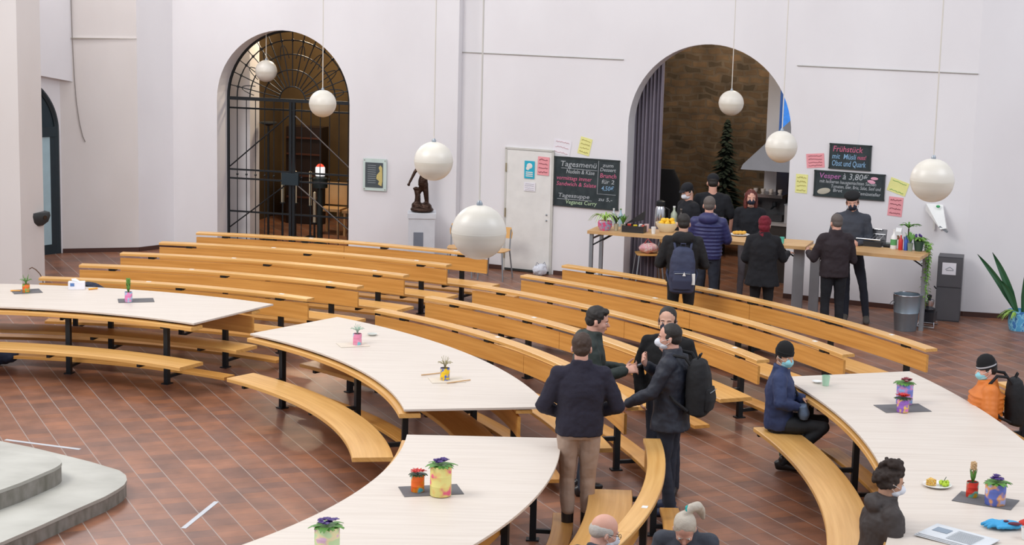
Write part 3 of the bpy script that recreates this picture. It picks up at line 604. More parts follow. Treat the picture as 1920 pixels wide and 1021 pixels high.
for (a,b,lab) in (((10,824),(150,842),'pale strip of tape on the tiles beside the stone steps'),((344,990),(406,940),'pale strip of tape on the tiles in the front middle')):
    A=at(*a);B=at(*b); m_=(A+B)/2; d_=(B-A); mb=MB(); mb.box((0,0,.0015),(d_.length,.045,.003)); o=mb.build('floor_tape',M_tape,smooth=False); o.location=m_; o.rotation_euler=(0,0,math.atan2(d_.y,d_.x)); tag(o,lab,'tape')
# ------------------------------------------------------------------ pendants
gl_lab=['white globe pendant, the farthest, left in the iron gate arch','white globe pendant before the right half of the iron gate','white globe pendant hanging before the statue','largest white globe pendant, low in front of the service door','white globe pendant in the right arch','white globe pendant at the right edge of the right arch','white globe pendant in front of the right wall, above the trailing plant']
for (px,py,D),lab in zip(((499,133,41),(605,194,51),(813,302,73),(898,435,103),(1371,193,47),(1465,275,60),(1748,338,82)),gl_lab):
    dia=.36; dist=CF*dia/D; d=ray(px,py); p=Vector((0,0,CH))+d*dist
    t=thing('globe_pendant',lab,'lamp',(p.x,p.y,p.z-dia/2),0,'white globe pendants')
    r=dia/2; mb=MB(); mb.lathe([(r*math.sin(PI*k/28)+(.0012 if k==14 else 0),r-r*math.cos(PI*k/28)) for k in range(29)],n=40); mb.build('glass_globe',M_globe,t)
    mb=MB(); mb.lathe([(.02,dia-.004),(.02,dia+.012),(.009,dia+.03)],n=12); mb.build('cap',M_grey,t)
    mb=MB(); mb.lathe([(r+.0012,r-.004),(r+.002,r),(r+.0012,r+.004)],n=40); mb.build('seam_ring',mat('seam',(.66,.62,.54),.5),t)
    mb=MB(); mb.tube([(0,0,dia+.02),(0,0,HZ-p.z+.3)],.0065,6); mb.build('cord',M_cord,t)
# ------------------------------------------------------------------ statue, plaque, pier speaker
pc=on(790,470,G0,nG,.42); st=thing('pedestal','white square pedestal with a small grey plaque under the bronze statue','pedestal',(pc.x,pc.y,0),rG+R(18))
M_ped=mat('light_grey_pedestal',(.58,.59,.62),.6)
ztop=onplane(785,400,Vector((pc.x,pc.y,0))+nG*.2,nG).z
mb=MB(); mb.box((0,0,ztop/2-.03),(.42,.40,ztop-.06)); mb.build('shaft',M_ped,st,smooth=False)
mb=MB(); mb.box((0,0,ztop-.04),(.45,.43,.08)); mb.build('cap_slab',M_ped,st,smooth=False)
mb=MB(); mb.box((-.05,-.205,ztop-.42),(.15,.012,.24)); mb.build('plaque',mat('grey_plaque',(.16,.18,.22),.5),st,smooth=False)
M_bronze=mat('dark_bronze',(.045,.022,.014),.38,.7,bump=(40,.5,.006))
sb=thing('bronze_statue','dark bronze statue of a striding figure on a rocky base, on the pedestal','statue',(pc.x,pc.y,ztop),rG+R(10))
mb=MB(); mb.ell((0,0,.04),(.19,.17,.06)); mb.ell((-.08,0,.1),(.09,.09,.07)); mb.ell((.06,-.02,.09),(.1,.1,.07)); mb.chain([(-.08,0,.08),(-.07,0,.25),(-.1,0,.36)],[.055,.045,.035]); mb.ell((-.1,0,.37),(.05,.04,.03))
mb.chain([(.08,0,.08),(.07,-.01,.24),(.04,0,.45)],[.03,.038,.055]); mb.chain([(-.05,0,.30),(-.02,0,.38),(.0,0,.46)],[.03,.04,.052])
mb.loft([((0,0,.42),.07,.06),((.01,0,.5),.075,.06),((.02,0,.58),.06,.05),((.03,0,.68),.08,.055),((.03,0,.75),.09,.05),((.03,0,.79),.03,.03)])
mb.chain([(.03,0,.78),(.03,0,.84)],[.025,.025]); mb.ell((.03,-.01,.89),(.045,.055,.065))
mb.chain([(-.04,0,.75),(-.12,-.04,.63),(-.20,-.08,.46)],[.032,.026,.018]); mb.ell((-.205,-.085,.44),.026); mb.chain([(.11,0,.75),(.2,-.03,.86),(.15,-.06,1.0)],[.032,.026,.018])
remesh('figure',mb,.009,M_bronze,sb,sm=2,disp=.008,dscale=.04)
pl=wallthing('wall_plaque','glass plaque with dark poster and gold figure on the wall by the gate','plaque',704,327,G0,nG,rG); w,h=size_on((683,295),(726,357),G0,dG,nG); h=.52
mb=MB(); mb.box((0,-.03,0),(w,.012,h)); mb.build('glass_plate',mat('greenish_glass',(.55,.66,.62),.15),pl,smooth=False)
mb=MB(); mb.box((-.01,-.039,-.005),(w*.76,.006,h*.78)); mb.build('poster',mat('slate_poster',(.06,.075,.085),.5),pl,smooth=False)
mb=MB(); mb.prism([(.10,.16),(.07,.12),(.09,.06),(.04,.0),(.03,-.06),(.08,-.1),(.06,-.15),(.12,-.18),(.135,-.1),(.13,.12)],.043,.046,Matrix.Rotation(PI/2,4,'X')); mb.build('gold_figure',mat('gold_print',(.55,.45,.16),.5),pl,smooth=False)
for k in range(9): mb=MB(); mb.box((-.05,-.043,.15-k*.035),(.14,.002,.008)); mb.build('text_line',mat('pale_print',(.3,.33,.34),.6),pl,smooth=False)
for x in(-1,1):
    for z in(-1,1): mb=MB(); mb.tube([(x*w*.44,-.045,z*h*.45),(x*w*.44,0,z*h*.45)],.009,8); mb.build('standoff',M_chrome,pl)
pv=Vector((-7.7,25.6,0)); pn=Vector((.65,-.72,0)).normalized()
p=onplane(63,408,pv+pn*.0,pn); sp=thing('wall_projector','small black projector box on a bracket on the left pier','speaker',tuple(p),R(42))
mb=MB(); mb.loft([((0,-.12,-.1),.07,.05),((0,-.12,-.04),.14,.1),((0,-.12,.05),.17,.12),((0,-.12,.10),.16,.11)],pw=6,n=24); mb.build('housing',mat('black_housing',(.03,.034,.036),.5),sp); mb=MB(); mb.box((0,-.02,.02),(.1,.1,.05)); mb.build('bracket',M_steel,sp); mb=MB(); mb.tube([(.06,-.22,.03),(.06,-.245,.03)],.03,12); mb.build('lens',M_iris,sp)
# cables
def cable(label,pts,r=.006,m=None):
    mb=MB(); c=sum(pts,Vector())/len(pts); mb.tube([p-c for p in pts],r,6); o=mb.build('cable',m or mat('dark_cable',(.05,.045,.045),.7)); o.location=c; tag(o,label,'cable')
a=[onplane(x,y,R1+Rn*.03,Rn) for x,y in ((133,0),(135,60),(139,140),(143,190),(149,230),(155,255),(160,266))]
cable('thin cable hanging down the wall beside the left niche',[a[0]+Vector((0,0,2))]+a,.007,mat('grey_cable',(.25,.22,.2),.7))
a=[onplane(x,y,(0,25.7,0),Vector((0,1,0))) for x,y in ((55,504),(60,501),(67,505),(74,512),(80,522),(81,532))]; cable('thin brown cable arching at the foot of the left pier',a,.008,mat('brown_cable',(.12,.06,.03),.6))
# ------------------------------------------------------------------ bar tables
bz=1.10
cL,cR=at(1113,427,bz),at(1735,477,bz); mid0,mid1=at(1518,457,bz),at(1525,458,bz)
print('counter',cL,cR,mid0)
def bar_table(A,B,label,dep=.62,legs='tube'):
    d=(B-A); L=d.length; c=(A+B)/2; rz=math.atan2(d.y,d.x)
    t=thing('bar_table',label,'table',(c.x,c.y,0),rz,'tall bar tables forming the counter')
    mb=MB(); mb.box((0,0,bz-.02),(L,dep,.045)); mb.build('tabletop',M_counter,t,smooth=False)
    for (x,y,w_) in legs:
        mb=MB(); mb.box((x,y,(bz-.04)/2),(w_,.05,bz-.04)); mb.build('leg',M_grey if w_<.1 else mat('light_grey_leg',(.30,.31,.33),.5,.4),t,smooth=False)
        sg=1 if x<0 else -1; mb=MB(); mb.tube([(x,y,bz-.22),(x+sg*.28,y,bz-.05)],.011,8); mb.build('brace',M_steel,t)
    if len(legs)>2: mb=MB(); x=legs[0][0]; mb.tube([(x,-dep/2+.06,bz-.12),(x,dep/2-.06,bz-.12)],.015,8); mb.build('crossbar',M_grey,t)
    return t,L,rz
tA,LA,rzA=bar_table(cL,mid0,'long bar table in front of the right arch, with lemons and plates',legs=[(-(mid0-cL).length/2+.05,-.25,.05),(-(mid0-cL).length/2+.05,.25,.05),((mid0-cL).length/2-.12,-.1,.15)])
tB,LB,rzB=bar_table(mid1,cR,'bar table at the right in front of the blackboards, with trailing plant',legs=[(-(cR-mid1).length/2+.07,-.1,.13),((cR-mid1).length/2-.05,.24,.06)])
def onbar(px,py,dz=0): p=at(px,py,bz+.003); return Vector((p.x,p.y,bz+.003+dz))
def leaf(mb,p0,d,L,w,up=.3,droop=.5,n=5,fold=.0):
    "a tapering curved blade"
    d=Vector(d).normalized(); s_=Vector((-d.y,d.x,0)); 
    if s_.length<.01: s_=Vector((1,0,0))
    s_.normalize(); vs=[];fs=[]
    for i in range(n+1):
        u=i/n; c=Vector(p0)+d*(L*u)+Vector((0,0,up*L*u-droop*L*u*u)); ww=w*math.sin(PI*min(.97,.12+.85*u))*.5
        vs+=[c-s_*ww+Vector((0,0,.002)),c+s_*ww+Vector((0,0,.002)),c+Vector((0,0,-.002-.15*ww))]
    for i in range(n): a=3*i; fs+=[(a,a+2,a+5,a+3),(a+2,a+1,a+4,a+5),(a,a+3,a+4,a+1)]
    fs+=[(0,1,2),(3*n,3*n+2,3*n+1)]
    mb.add(vs,fs)
def painted(name,c1,c2,c3,scale=9):
    scale*=1.7
    m=mat(name,c1,.5); nt=m.node_tree; b=nt.nodes['Principled BSDF']; nt.links.remove(b.inputs['Base Color'].links[0])
    tc=nt.nodes.new('ShaderNodeTexCoord'); n=nt.nodes.new('ShaderNodeTexNoise'); n.inputs['Detail'].default_value=1; n.inputs['Scale'].default_value=scale; nt.links.new(tc.outputs['Object'],n.inputs['Vector'])
    sp_=nt.nodes.new('ShaderNodeSeparateColor'); nt.links.new(n.outputs['Color'],sp_.inputs[0])
    cr=nt.nodes.new('ShaderNodeValToRGB'); e=cr.color_ramp.elements; e[0].color=(*c1,1); e[1].color=(*c3,1); x=e.new(.56); x.color=(*c2,1); e[0].position=.44; e[-1].position=.66; cr.color_ramp.interpolation='EASE'
    nt.links.new(sp_.outputs[0],cr.inputs[0]); nt.links.new(cr.outputs[0],b.inputs['Base Color']); return m
def pot_thing(label,loc,r,h,m,plant,seed=1,name='painted_tin_pot',group='painted tins with plants'):
    t=thing(name,label,'plant pot',tuple(loc),0,group); random.seed(seed)
    mb=MB(); mb.lathe([(r*.97,0),(r,.004),(r,h*.33),(r*1.012,h*.34),(r,h*.35),(r,h*.66),(r*1.012,h*.67),(r,h*.68),(r,h),(r*.93,h),(r*.93,h-.012)],n=28); mb.build('tin',m,t)
    mb=MB(); mb.lathe([(r*.9,h-.02),(r*.9,h-.008),(.001,h-.004)],n=20); mb.build('soil',M_soil,t)
    lv=MB(); fl=MB()
    if plant[0] in('primrose','pansy','poinsettia'):
        for k in range(26):
            a=2*PI*k/26*3.1; leaf(lv,(0,0,h-.01),(math.cos(a),math.sin(a),.1),r*random.uniform(1.0,1.65),r*.62,up=.5,droop=.55)
        for k in range(11):
            a=2*PI*k/11*2.4; q=r*random.uniform(.1,.75); c=Vector((q*math.cos(a),q*math.sin(a),h+.35*r+random.uniform(0,.2)*r))
            for j in range(5): b_=2*PI*j/5; leaf(fl,c,(math.cos(b_),math.sin(b_),.2),r*(.34 if plant[0]!='poinsettia' else .75),r*.3,up=.3,droop=.3,n=3)
            fl.ell(c,r*.07,n=6,m=4)
        lv.build('leaves',M_leaf if plant[0]!='poinsettia' else M_leafd,t); fl.build('blossoms',plant[1],t)
    elif plant[0]=='sprout':
        for k in range(9):
            a=2*PI*k/9; lv.tube([(0,0,h-.01),(r*.3*math.cos(a),r*.3*math.sin(a),h+.04),(r*.8*math.cos(a),r*.8*math.sin(a),h+random.uniform(.07,.12))],[.003,.003,.0015],5)
            leaf(lv,(r*.5*math.cos(a),r*.5*math.sin(a),h+.04),(math.cos(a),math.sin(a),.5),.06,.018)
        lv.build('sprouts',plant[1],t)
    elif plant[0]=='hyacinth':
        for k in range(5): a=2*PI*k/5; leaf(lv,(0,0,h-.01),(math.cos(a)*.3,math.sin(a)*.3,1),.11,.03,up=.1,droop=.02)
        lv.build('leaves',M_leaf,t); fl.tube([(0,0,h),(0,0,h+.12)],.006,6)
        for k in range(26): a=k*2.4; z=h+.10+.06*k/26; fl.ell((.016*math.cos(a),.016*math.sin(a),z),.011,n=7,m=5)
        fl.build('flower_spike',plant[1],t)
    return t
M_redf=mat('red_petals',(.55,.015,.01),.5); M_vio=mat('violet_petals',(.05,.015,.16),.5); M_wine=mat('wine_petals',(.22,.01,.03),.5)
TZ=.7735
def tbl(px,py): p=at(px,py,TZ); return p
def matt(label,px,py,w,d,rz,m=None):
    p=tbl(px,py); mb=MB(); mb.box((0,0,.002),(w,d,.003)); o=mb.build('placemat',m or M_felt,smooth=False); o.location=p; o.rotation_euler=(0,0,R(rz)); tag(o,label,'placemat','placemats on the white tables'); return o
U=Vector((0,0,.0045))
matt('dark grey placemat under the orange tin on the far left table',50,546,.34,.28,25)
pot_thing('orange and green painted tin on the far left end of the left table',tbl(49,548)+U,.045,.10,painted('orange_green',(.75,.16,.02),(.10,.42,.10),(.8,.3,.05),12),('sprout',M_leaf),2)
matt('grey placemat under the pink and blue tin on the left table',255,563,.42,.25,15)
pot_thing('pink and blue painted tin with a green shoot on the left table',tbl(241,566)+U,.045,.12,painted('pink_blue',(.75,.22,.45),(.25,.6,.75),(.75,.3,.5),11),('hyacinth',M_leaf),3)
matt('thin cream placemat under the pink tin on the middle table',662,646,.32,.22,20,mat('cream_mat',(.66,.58,.48),.9))
pot_thing('pink painted tin with grey green sprouts on the middle table',tbl(670,646)+U,.047,.12,painted('pink_blue2',(.75,.25,.38),(.8,.35,.5),(.2,.6,.7),9),('sprout',mat('grey_green',(.35,.48,.38),.6)),4)
matt('cream placemat under the yellow and blue tin on the middle table',838,712,.34,.24,14,mat('cream_mat',(.66,.58,.48),.9))
pot_thing('yellow tin painted with blue and orange dots and dry sprigs, middle table',tbl(834,712)+U,.047,.12,painted('yellow_blue',(.85,.55,.01),(.02,.12,.55),(.85,.6,.02),11),('sprout',mat('dry_sprigs',(.30,.26,.12),.7)),5)
matt('grey felt placemat on the front table under two tins',808,919,.47,.27,14)
pot_thing('small orange painted tin with red poinsettia on the front table',tbl(783,921)+U,.052,.135,painted('orange_blue',(.85,.14,.01),(.85,.3,.01),(.1,.5,.6),8),('poinsettia',M_redf),6)
pot_thing('tall yellow and pink painted tin with primrose on the front table',tbl(826,928)+U,.083,.235,painted('yellow_pink',(.80,.72,.25),(.82,.6,.2),(.80,.12,.22),7),('pansy',M_vio),7)
pot_thing('pale green painted tin of violet pansies at the bottom edge of the front table',tbl(613,1045)+U,.088,.22,painted('green_pink',(.55,.72,.40),(.8,.7,.4),(.7,.45,.6),8),('pansy',M_vio),8)
matt('dark grey felt placemat on the right table under two stacked looking tins',1692,765,.46,.30,12)
pot_thing('tall blue and pink painted tin with dark red blossoms on the right table',tbl(1695,757)+U,.078,.20,painted('blue_pink',(.18,.22,.60),(.6,.25,.5),(.25,.45,.75),8),('primrose',M_wine),9)
pot_thing('small violet and yellow tin with red poinsettia on the right table',tbl(1692,772)+U,.055,.13,painted('violet_yellow',(.30,.12,.50),(.85,.55,.08),(.7,.2,.5),9),('poinsettia',M_redf),10)
matt('dark grey felt placemat on the right table near the lower right',1848,938,.46,.30,-28)
pot_thing('small red and turquoise tin with hyacinth bud on the right table',tbl(1822,931)+U,.047,.12,painted('red_teal',(.62,.03,.01),(.10,.45,.35),(.7,.4,.02),7),('hyacinth',mat('buff_bud',(.55,.36,.18),.7)),11)
pot_thing('big blue painted tin with orange spots and dark pansies on the right table',tbl(1865,945)+U,.080,.17,painted('blue_orange',(.10,.14,.45),(.75,.35,.12),(.42,.45,.75),7),('pansy',M_vio),12)
# plates, cups, papers
def plate(label,p,r,m): 
    mb=MB(); mb.lathe([(r*.6,0),(r*.62,.004),(r,.016),(r,.019),(r*.62,.008),(.001,.007)],n=32); o=mb.build('plate',m); o.location=p; tag(o,label,'plate'); return o
M_china=mat('white_china',(.78,.78,.76),.25)
pp_=tbl(1757,911); plate('white plate with cake and grapes on the right table',pp_,.115,M_china)
mb=MB(); mb.prism([(-.05,-.02),(.03,-.03),(0,.045)],0,.05); o=mb.build('cake_slice',painted('fruit_cake',(.75,.48,.08),(.5,.2,.03),(.8,.6,.2),30),smooth=False); o.location=pp_+Vector((-.045,0,.012)); tag(o,'wedge of golden brown cake on the white plate','cake')
t=thing('grape_bunch','bunch of bright green grapes on the white plate','grapes',tuple(pp_+Vector((.05,-.01,.02)))); mb=MB(); random.seed(5)
for k in range(16): mb.ell((random.uniform(-.03,.035),random.uniform(-.03,.03),random.uniform(0,.022)),.014,n=8,m=6)
mb.build('grapes',mat('green_grape',(.42,.58,.03),.3),t)
mb=MB(); mb.tube([(0,0,.03),(.02,.01,.06)],.003,5); mb.build('stem',M_leafd,t)
def cup(label,p,m,h=.1,r=.042,handle=False):
    t=thing('cup',label,'cup',tuple(p)); mb=MB(); mb.lathe([(r*.75,0),(r,h),(r*.93,h),(r*.7,.006)],n=24); mb.build('cup_body',m,t); mb=MB(); mb.lathe([(r*.88,h*.80),(.001,h*.81)],n=20); mb.build('drink',mat('coffee',(.10,.05,.03),.2),t)
    if handle: mb=MB(); mb.tube([(r*.9,0,h*.85),(r*1.5,0,h*.7),(r*1.4,0,h*.35),(r*.82,0,h*.25)],.005,6); mb.build('cup_handle',m,t)
    return t
M_mint=mat('mint_cup',(.42,.66,.48),.3)
cup('mint green cup near the corner of the right table by the man in blue',tbl(1548,722),M_mint)
def saucer(label,px,py,m=None,r=.07): plate(label,tbl(px,py),r,m or M_china)
saucer('small white saucer behind the mint cup on the right table',1532,717,r=.05)
saucer('small dull saucer behind the pink tin on the middle table',698,628,mat('dull_saucer',(.5,.52,.48),.4),.055)
for i,(a,b,lab) in enumerate((((790,704),(826,700),'thin wooden stick lying left of the yellow tin, middle table'),((838,719),(882,713),'thin wooden stick lying right of the yellow tin, middle table'))):
    A=tbl(*a)+Vector((0,0,.008));B=tbl(*b)+Vector((0,0,.008)); mb=MB(); mb.tube([A-A,B-A],.006,6); o=mb.build('wooden_stick',M_counter); o.location=A; tag(o,lab,'stick')
p=tbl(144,541); t=thing('tissue_box','white box with tissue standing on the left table','box',tuple(p),R(10)); mb=MB(); mb.box((0,0,.045),(.2,.11,.09)); mb.build('carton',M_wp,t,smooth=False)
mb=MB(); mb.loft([((0,0,.088),.05,.02),((0,0,.1),.07,.03),((.01,0,.115),.03,.015)]); mb.build('tissue',M_china,t); mb=MB(); mb.box((-.05,-.056,.06),(.05,.002,.04)); mb.build('blue_print',mat('blue_print',(.1,.2,.45),.5),t)
p=tbl(166,543); mb=MB(); mb.tube([(0,0,.01),(.1,.05,.015)],.012,8); o=mb.build('orange_pen',mat('orange_plastic',(.8,.35,.03),.4)); o.location=p; tag(o,'orange marker lying beside the white tissue box','pen')
p=tbl(20,546); mb=MB(); mb.tube([(0,0,.01),(.12,.01,.01)],.009,8); o=mb.build('orange_pen',mat('orange_plastic',(.8,.35,.03),.4)); o.location=p; tag(o,'small orange marker lying left of the orange tin','pen')
# newspaper, cloths
p=tbl(1790,1010); t=thing('newspaper','folded newspaper on the right table in front of the seated woman','newspaper',tuple(p),R(-40))
mb=MB(); 
for k in range(3): mb.box((k*.012,k*.008,.006+k*.008),(.50,.30,.006),rot=(0,R(1.5),0))
mb.build('pages',mat('newsprint',(.62,.64,.66),.8),t,smooth=False); mb=MB(); mb.box((-.12,.04,.031),(.12,.1,.002),rot=(0,R(1.5),0)); mb.build('photo_print',mat('grey_photo',(.25,.3,.36),.7),t,smooth=False)
mb=MB()
for k in range(9): mb.box((.08,.1-k*.025,.030),(.20,.010,.002),rot=(0,R(1.5),0))
mb.build('print_lines',mat('print_grey',(.40,.42,.44),.8),t,smooth=False)
p=tbl(1890,990); t=thing('blue_gloves','crumpled pair of bright blue gloves with red patches on the right table','gloves',tuple(p),R(-10)); random.seed(9); mb=MB()
mb.ell((0,0,.03),(.11,.07,.03))
for k in range(5): a=R(150+k*16); mb.chain([(-.06*1,.05-.025*k,.03),(-.14+.01*abs(k-2),.06-.03*k,.035),(-.19+.02*abs(k-2),.07-.035*k,.02)],[.018,.015,.012])
for k in range(4): mb.chain([(.05,-.04+.02*k,.03),(-.08,-.10+.015*k,.03)],[.016,.012])
remesh('glove_cloth',mb,.006,mat('sky_blue_cloth',(.05,.34,.62),.8),t,sm=2,disp=.012,dscale=.03)
mb=MB(); mb.ell((.13,.02,.04),(.06,.05,.035)); remesh('red_scarf_end',mb,.006,mat('red_cloth',(.55,.03,.02),.8),t,sm=2,disp=.01,dscale=.03)
mb=MB(); mb.ell((-.02,-.02,.062),(.02,.015,.008)); mb.ell((.04,-.05,.055),(.05,.02,.012)); mb.build('dark_print',mat('wine_print',(.12,.02,.04),.7),t)
cup('white cup cut by the right edge, beside the blue gloves',tbl(1924,1010),M_china,h=.09)
# ------------------------------------------------------------------ items on the bar
t=thing('spider_plant','spider plant with arching light leaves in a pink patterned pot, left end of the bar','potted plant',tuple(onbar(1134,431)))
mb=MB(); mb.lathe([(.07,0),(.10,.05),(.105,.12),(.09,.14),(.08,.14),(.08,.12)],n=24); mb.build('pot',painted('pink_pot',(.75,.10,.25),(.2,.4,.6),(.7,.3,.4),16),t)
mb=MB(); random.seed(1)
for k in range(34): a=random.uniform(0,2*PI); leaf(mb,(0,0,.13),(math.cos(a),math.sin(a),.2),random.uniform(.16,.28),.018,up=1.5,droop=1.7,n=7)
mb.build('leaves',M_leafy,t)
def bottle(label,p,h,r,m,cap=None,lab=None):
    t=thing('bottle',label,'bottle',tuple(p)); mb=MB(); mb.lathe([(r*.95,0),(r,.01),(r,h*.62),(r*.35,h*.78),(r*.33,h*.95),(.001,h*.95)],n=18); mb.build('bottle_body',m,t)
    mb=MB(); mb.lathe([(r*.38,h*.93),(r*.38,h),(.001,h)],n=14); mb.build('bottle_cap',cap or M_steel,t)
    if lab: mb=MB(); mb.lathe([(r*1.02,h*.2),(r*1.02,h*.5)],n=18); mb.build('bottle_label',lab,t)
def jarp(label,p,r,h,m,lv,seed):
    t=thing('herb_pot',label,'potted plant',tuple(p)); mb=MB(); mb.lathe([(r*.8,0),(r,h),(r*.9,h),(r*.85,h-.015)],n=16); mb.build('pot',m,t); mb=MB(); random.seed(seed)
    for k in range(14): a=random.uniform(0,2*PI); leaf(mb,(0,0,h),(math.cos(a),math.sin(a),.8),random.uniform(.06,.12),.03,up=1.1,droop=.5)
    mb.build('leaves',lv,t)
jarp('small herb in a pale pot right of the spider plant',onbar(1155,432),.035,.10,mat('buff_pot',(.45,.40,.28),.7),M_leafd,3)
jarp('small herb in a beige pot left of the black tray',onbar(1168,433),.035,.10,mat('buff_pot',(.45,.40,.28),.7),M_leaf,4)
bottle('clear blue bottle behind the herb pots on the bar',onbar(1163,424),.26,.035,mat('pale_blue_glass',(.35,.5,.58),.15),M_leaf)
bottle('clear bottle with white cap behind the spider plant',onbar(1150,422),.25,.035,mat('pale_glass',(.5,.56,.6),.15),M_white)
t=thing('cutlery_tray','black tray with open lid and small red and yellow packets on the bar','tray',tuple(onbar(1190,434)),rzA)
mb=MB(); mb.box((0,0,.012),(.32,.24,.02)); 
for x in(-.155,.155): mb.box((x,0,.05),(.012,.24,.09))
for y in(-.115,.115): mb.box((0,y,.05),(.32,.012,.09))
mb.build('tray_body',mat('black_plastic',(.02,.02,.022),.4),t,smooth=False)
mb=MB(); mb.prism([(-.17,.09),(.12,.30),(.10,.16)],-.006,.006,Matrix.Translation((0,.12,0))@Matrix.Rotation(PI/2,4,'X')); mb.build('tray_lid',mat('black_plastic',(.02,.02,.022),.4),t,smooth=False)
for i,(x,c) in enumerate(((-.08,(.6,.05,.03)),(0,(.75,.55,.03)),(.08,(.7,.68,.66)),(.11,(.6,.08,.05)))):
    mb=MB(); mb.box((x,(-1)**i*.04,.07),(.05,.03,.07),rot=(.3,0,.4*i)); o=mb.build('sauce_packet',mat('packet_%d'%i,c,.5),smooth=False); o.location=onbar(1190,434); tag(o,['red packet at the left in the black tray','yellow packet in the middle of the black tray','white packet in the right half of the black tray','red packet at the right rim of the black tray'][i],'packet')
cup('white paper cup left of the lemon bowl',onbar(1225,438),M_china,h=.10,r=.035)
cup('pinkish paper cup beside the black tray',onbar(1212,434),mat('pink_cup',(.7,.5,.5),.5),h=.11,r=.035)
t=thing('thermos_flask','steel thermos jug with black lid behind the lemon bowl','flask',tuple(onbar(1237,424))); mb=MB(); mb.lathe([(.075,0),(.078,.01),(.078,.26),(.06,.30)],n=24); mb.build('body',M_chrome,t)
mb=MB(); mb.lathe([(.062,.30),(.068,.31),(.066,.37),(.03,.385)],n=24); mb.build('lid',M_steel,t); mb=MB(); mb.tube([(.07,0,.28),(.13,0,.25),(.13,0,.1),(.075,0,.06)],.01,8); mb.build('handle',M_steel,t)
t=thing('fruit_bowl','large cream bowl filled with lemons on the bar','bowl',tuple(onbar(1250,434))); mb=MB(); mb.lathe([(.09,0),(.10,.01),(.155,.09),(.165,.135),(.155,.135),(.14,.08),(.08,.02)],n=32); mb.build('bowl_body',mat('cream_bowl',(.78,.70,.50),.4),t)
random.seed(2)
for k,(x,y,z) in enumerate(((-.08,-.03,.13),(.0,-.06,.13),(.08,-.03,.13),(-.04,.05,.13),(.05,.05,.13),(0,0,.165),(-.05,-.02,.17),(.07,-.0,.17))):
    mb=MB(); mb.ell((0,0,0),(.045,.036,.034),rot=(0,0,k)); mb.ell((.045*math.cos(k),.045*math.sin(k),0),.008,n=6,m=4); o=mb.build('lemon',mat('lemon_yellow',(.85,.50,.02),.4)); o.location=onbar(1250,434)+Vector((x,y,z)); tag(o,['leftmost front lemon in the cream bowl','front middle lemon in the cream bowl','rightmost lemon in the cream bowl','back left lemon in the cream bowl','back right lemon in the cream bowl','lemon on top in the middle of the cream bowl','upper left lemon of the heap in the cream bowl','upper right lemon of the heap in the cream bowl'][k],'lemon','lemons in the cream bowl')
bottle('pale glass carafe behind the lemon bowl',onbar(1263,424),.30,.05,mat('greenish_carafe',(.40,.45,.34),.2),M_china)
bottle('black bottle with silver neck right of the lemon bowl',onbar(1276,426),.28,.04,M_iris,M_chrome)
p=onbar(1386,441); plate('white plate with yellow bread on the bar',p,.15,M_china)
t=thing('bread_pile','yellow bread pieces heaped on the plate in the middle of the bar','bread',tuple(p+Vector((0,0,.012)))); mb=MB()
for k in range(6): mb.ell((-.06+.025*k,.02*(-1)**k,.025+.01*(k%2)),(.04,.03,.025))
remesh('bread',mb,.008,mat('yellow_bread',(.78,.42,.06),.7),t,sm=2,disp=.01,dscale=.04)
cup('turquoise cup on the bar in front of the woman with the red headwrap',onbar(1466,456),mat('turquoise_cup',(.10,.5,.4),.4),h=.09,r=.035)
t=thing('contact_grill','low open grill with wire racks on the right bar table','grill',tuple(onbar(1632,459)),rzB)
mb=MB(); mb.box((0,0,.035),(.36,.30,.07)); mb.build('base',mat('grill_black',(.02,.02,.022),.4),t,smooth=False)
mb=MB(); 
for k in range(7): mb.tube([(-.15+.05*k,-.14,.10),(-.15+.05*k,.14,.14)],.006,6)
for y,z in((-.14,.10),(.14,.14)): mb.tube([(-.17,y,z),(.17,y,z)],.009,6)
mb.build('wire_rack',M_chrome,t)
mb=MB(); mb.box((0,.16,.13),(.36,.03,.16),rot=(-.2,0,0)); mb.build('lid',mat('grill_grey',(.12,.12,.13),.35,.6),t,smooth=False); mb=MB(); mb.tube([(-.12,.13,.21),(.12,.13,.21)],.01,8); mb.build('handle',M_chrome,t)
t=thing('card_reader','small black card reader between the grill and the bottles','card reader',tuple(onbar(1664,462)),rzB); mb=MB(); mb.box((0,0,.02),(.09,.15,.035),rot=(.15,0,0)); mb.build('body',M_steel,t,smooth=False); mb=MB(); mb.box((0,.03,.042),(.07,.05,.004),rot=(.15,0,0)); mb.build('screen',mat('grey_screen',(.15,.18,.18),.2),t,smooth=False)
bottle('white bottle at the left of the group on the right bar table',onbar(1675,466),.27,.045,M_china,M_white,mat('green_label',(.1,.35,.12),.6))
bottle('red bottle beside the blue one on the right bar table',onbar(1688,468),.22,.032,mat('red_bottle',(.55,.02,.02),.35),M_china)
bottle('blue bottle between the red bottle and the plants',onbar(1698,469),.22,.028,mat('blue_bottle',(.04,.10,.40),.35),M_china)
t=thing('milk_carton','white carton with a brown cow patch behind the red bottle','carton',tuple(onbar(1684,460)),rzB); mb=MB(); mb.box((0,0,.10),(.08,.08,.20)); mb.add([(-.04,-.04,.2),(.04,-.04,.2),(.04,.04,.2),(-.04,.04,.2),(-.04,0,.25),(.04,0,.25)],[(0,1,5,4),(2,3,4,5),(1,2,5),(3,0,4),(0,3,2,1)]); mb.build('carton_body',M_china,t,smooth=False)
mb=MB(); mb.ell((0,-.042,.12),(.025,.002,.03)); mb.build('brown_print',mat('brown_print',(.2,.1,.05),.6),t)
jarp('herb in a grey green glass between the bottles and the trailing plant',onbar(1706,470),.04,.11,mat('grey_green_glass',(.2,.26,.2),.4),M_leaf,8)
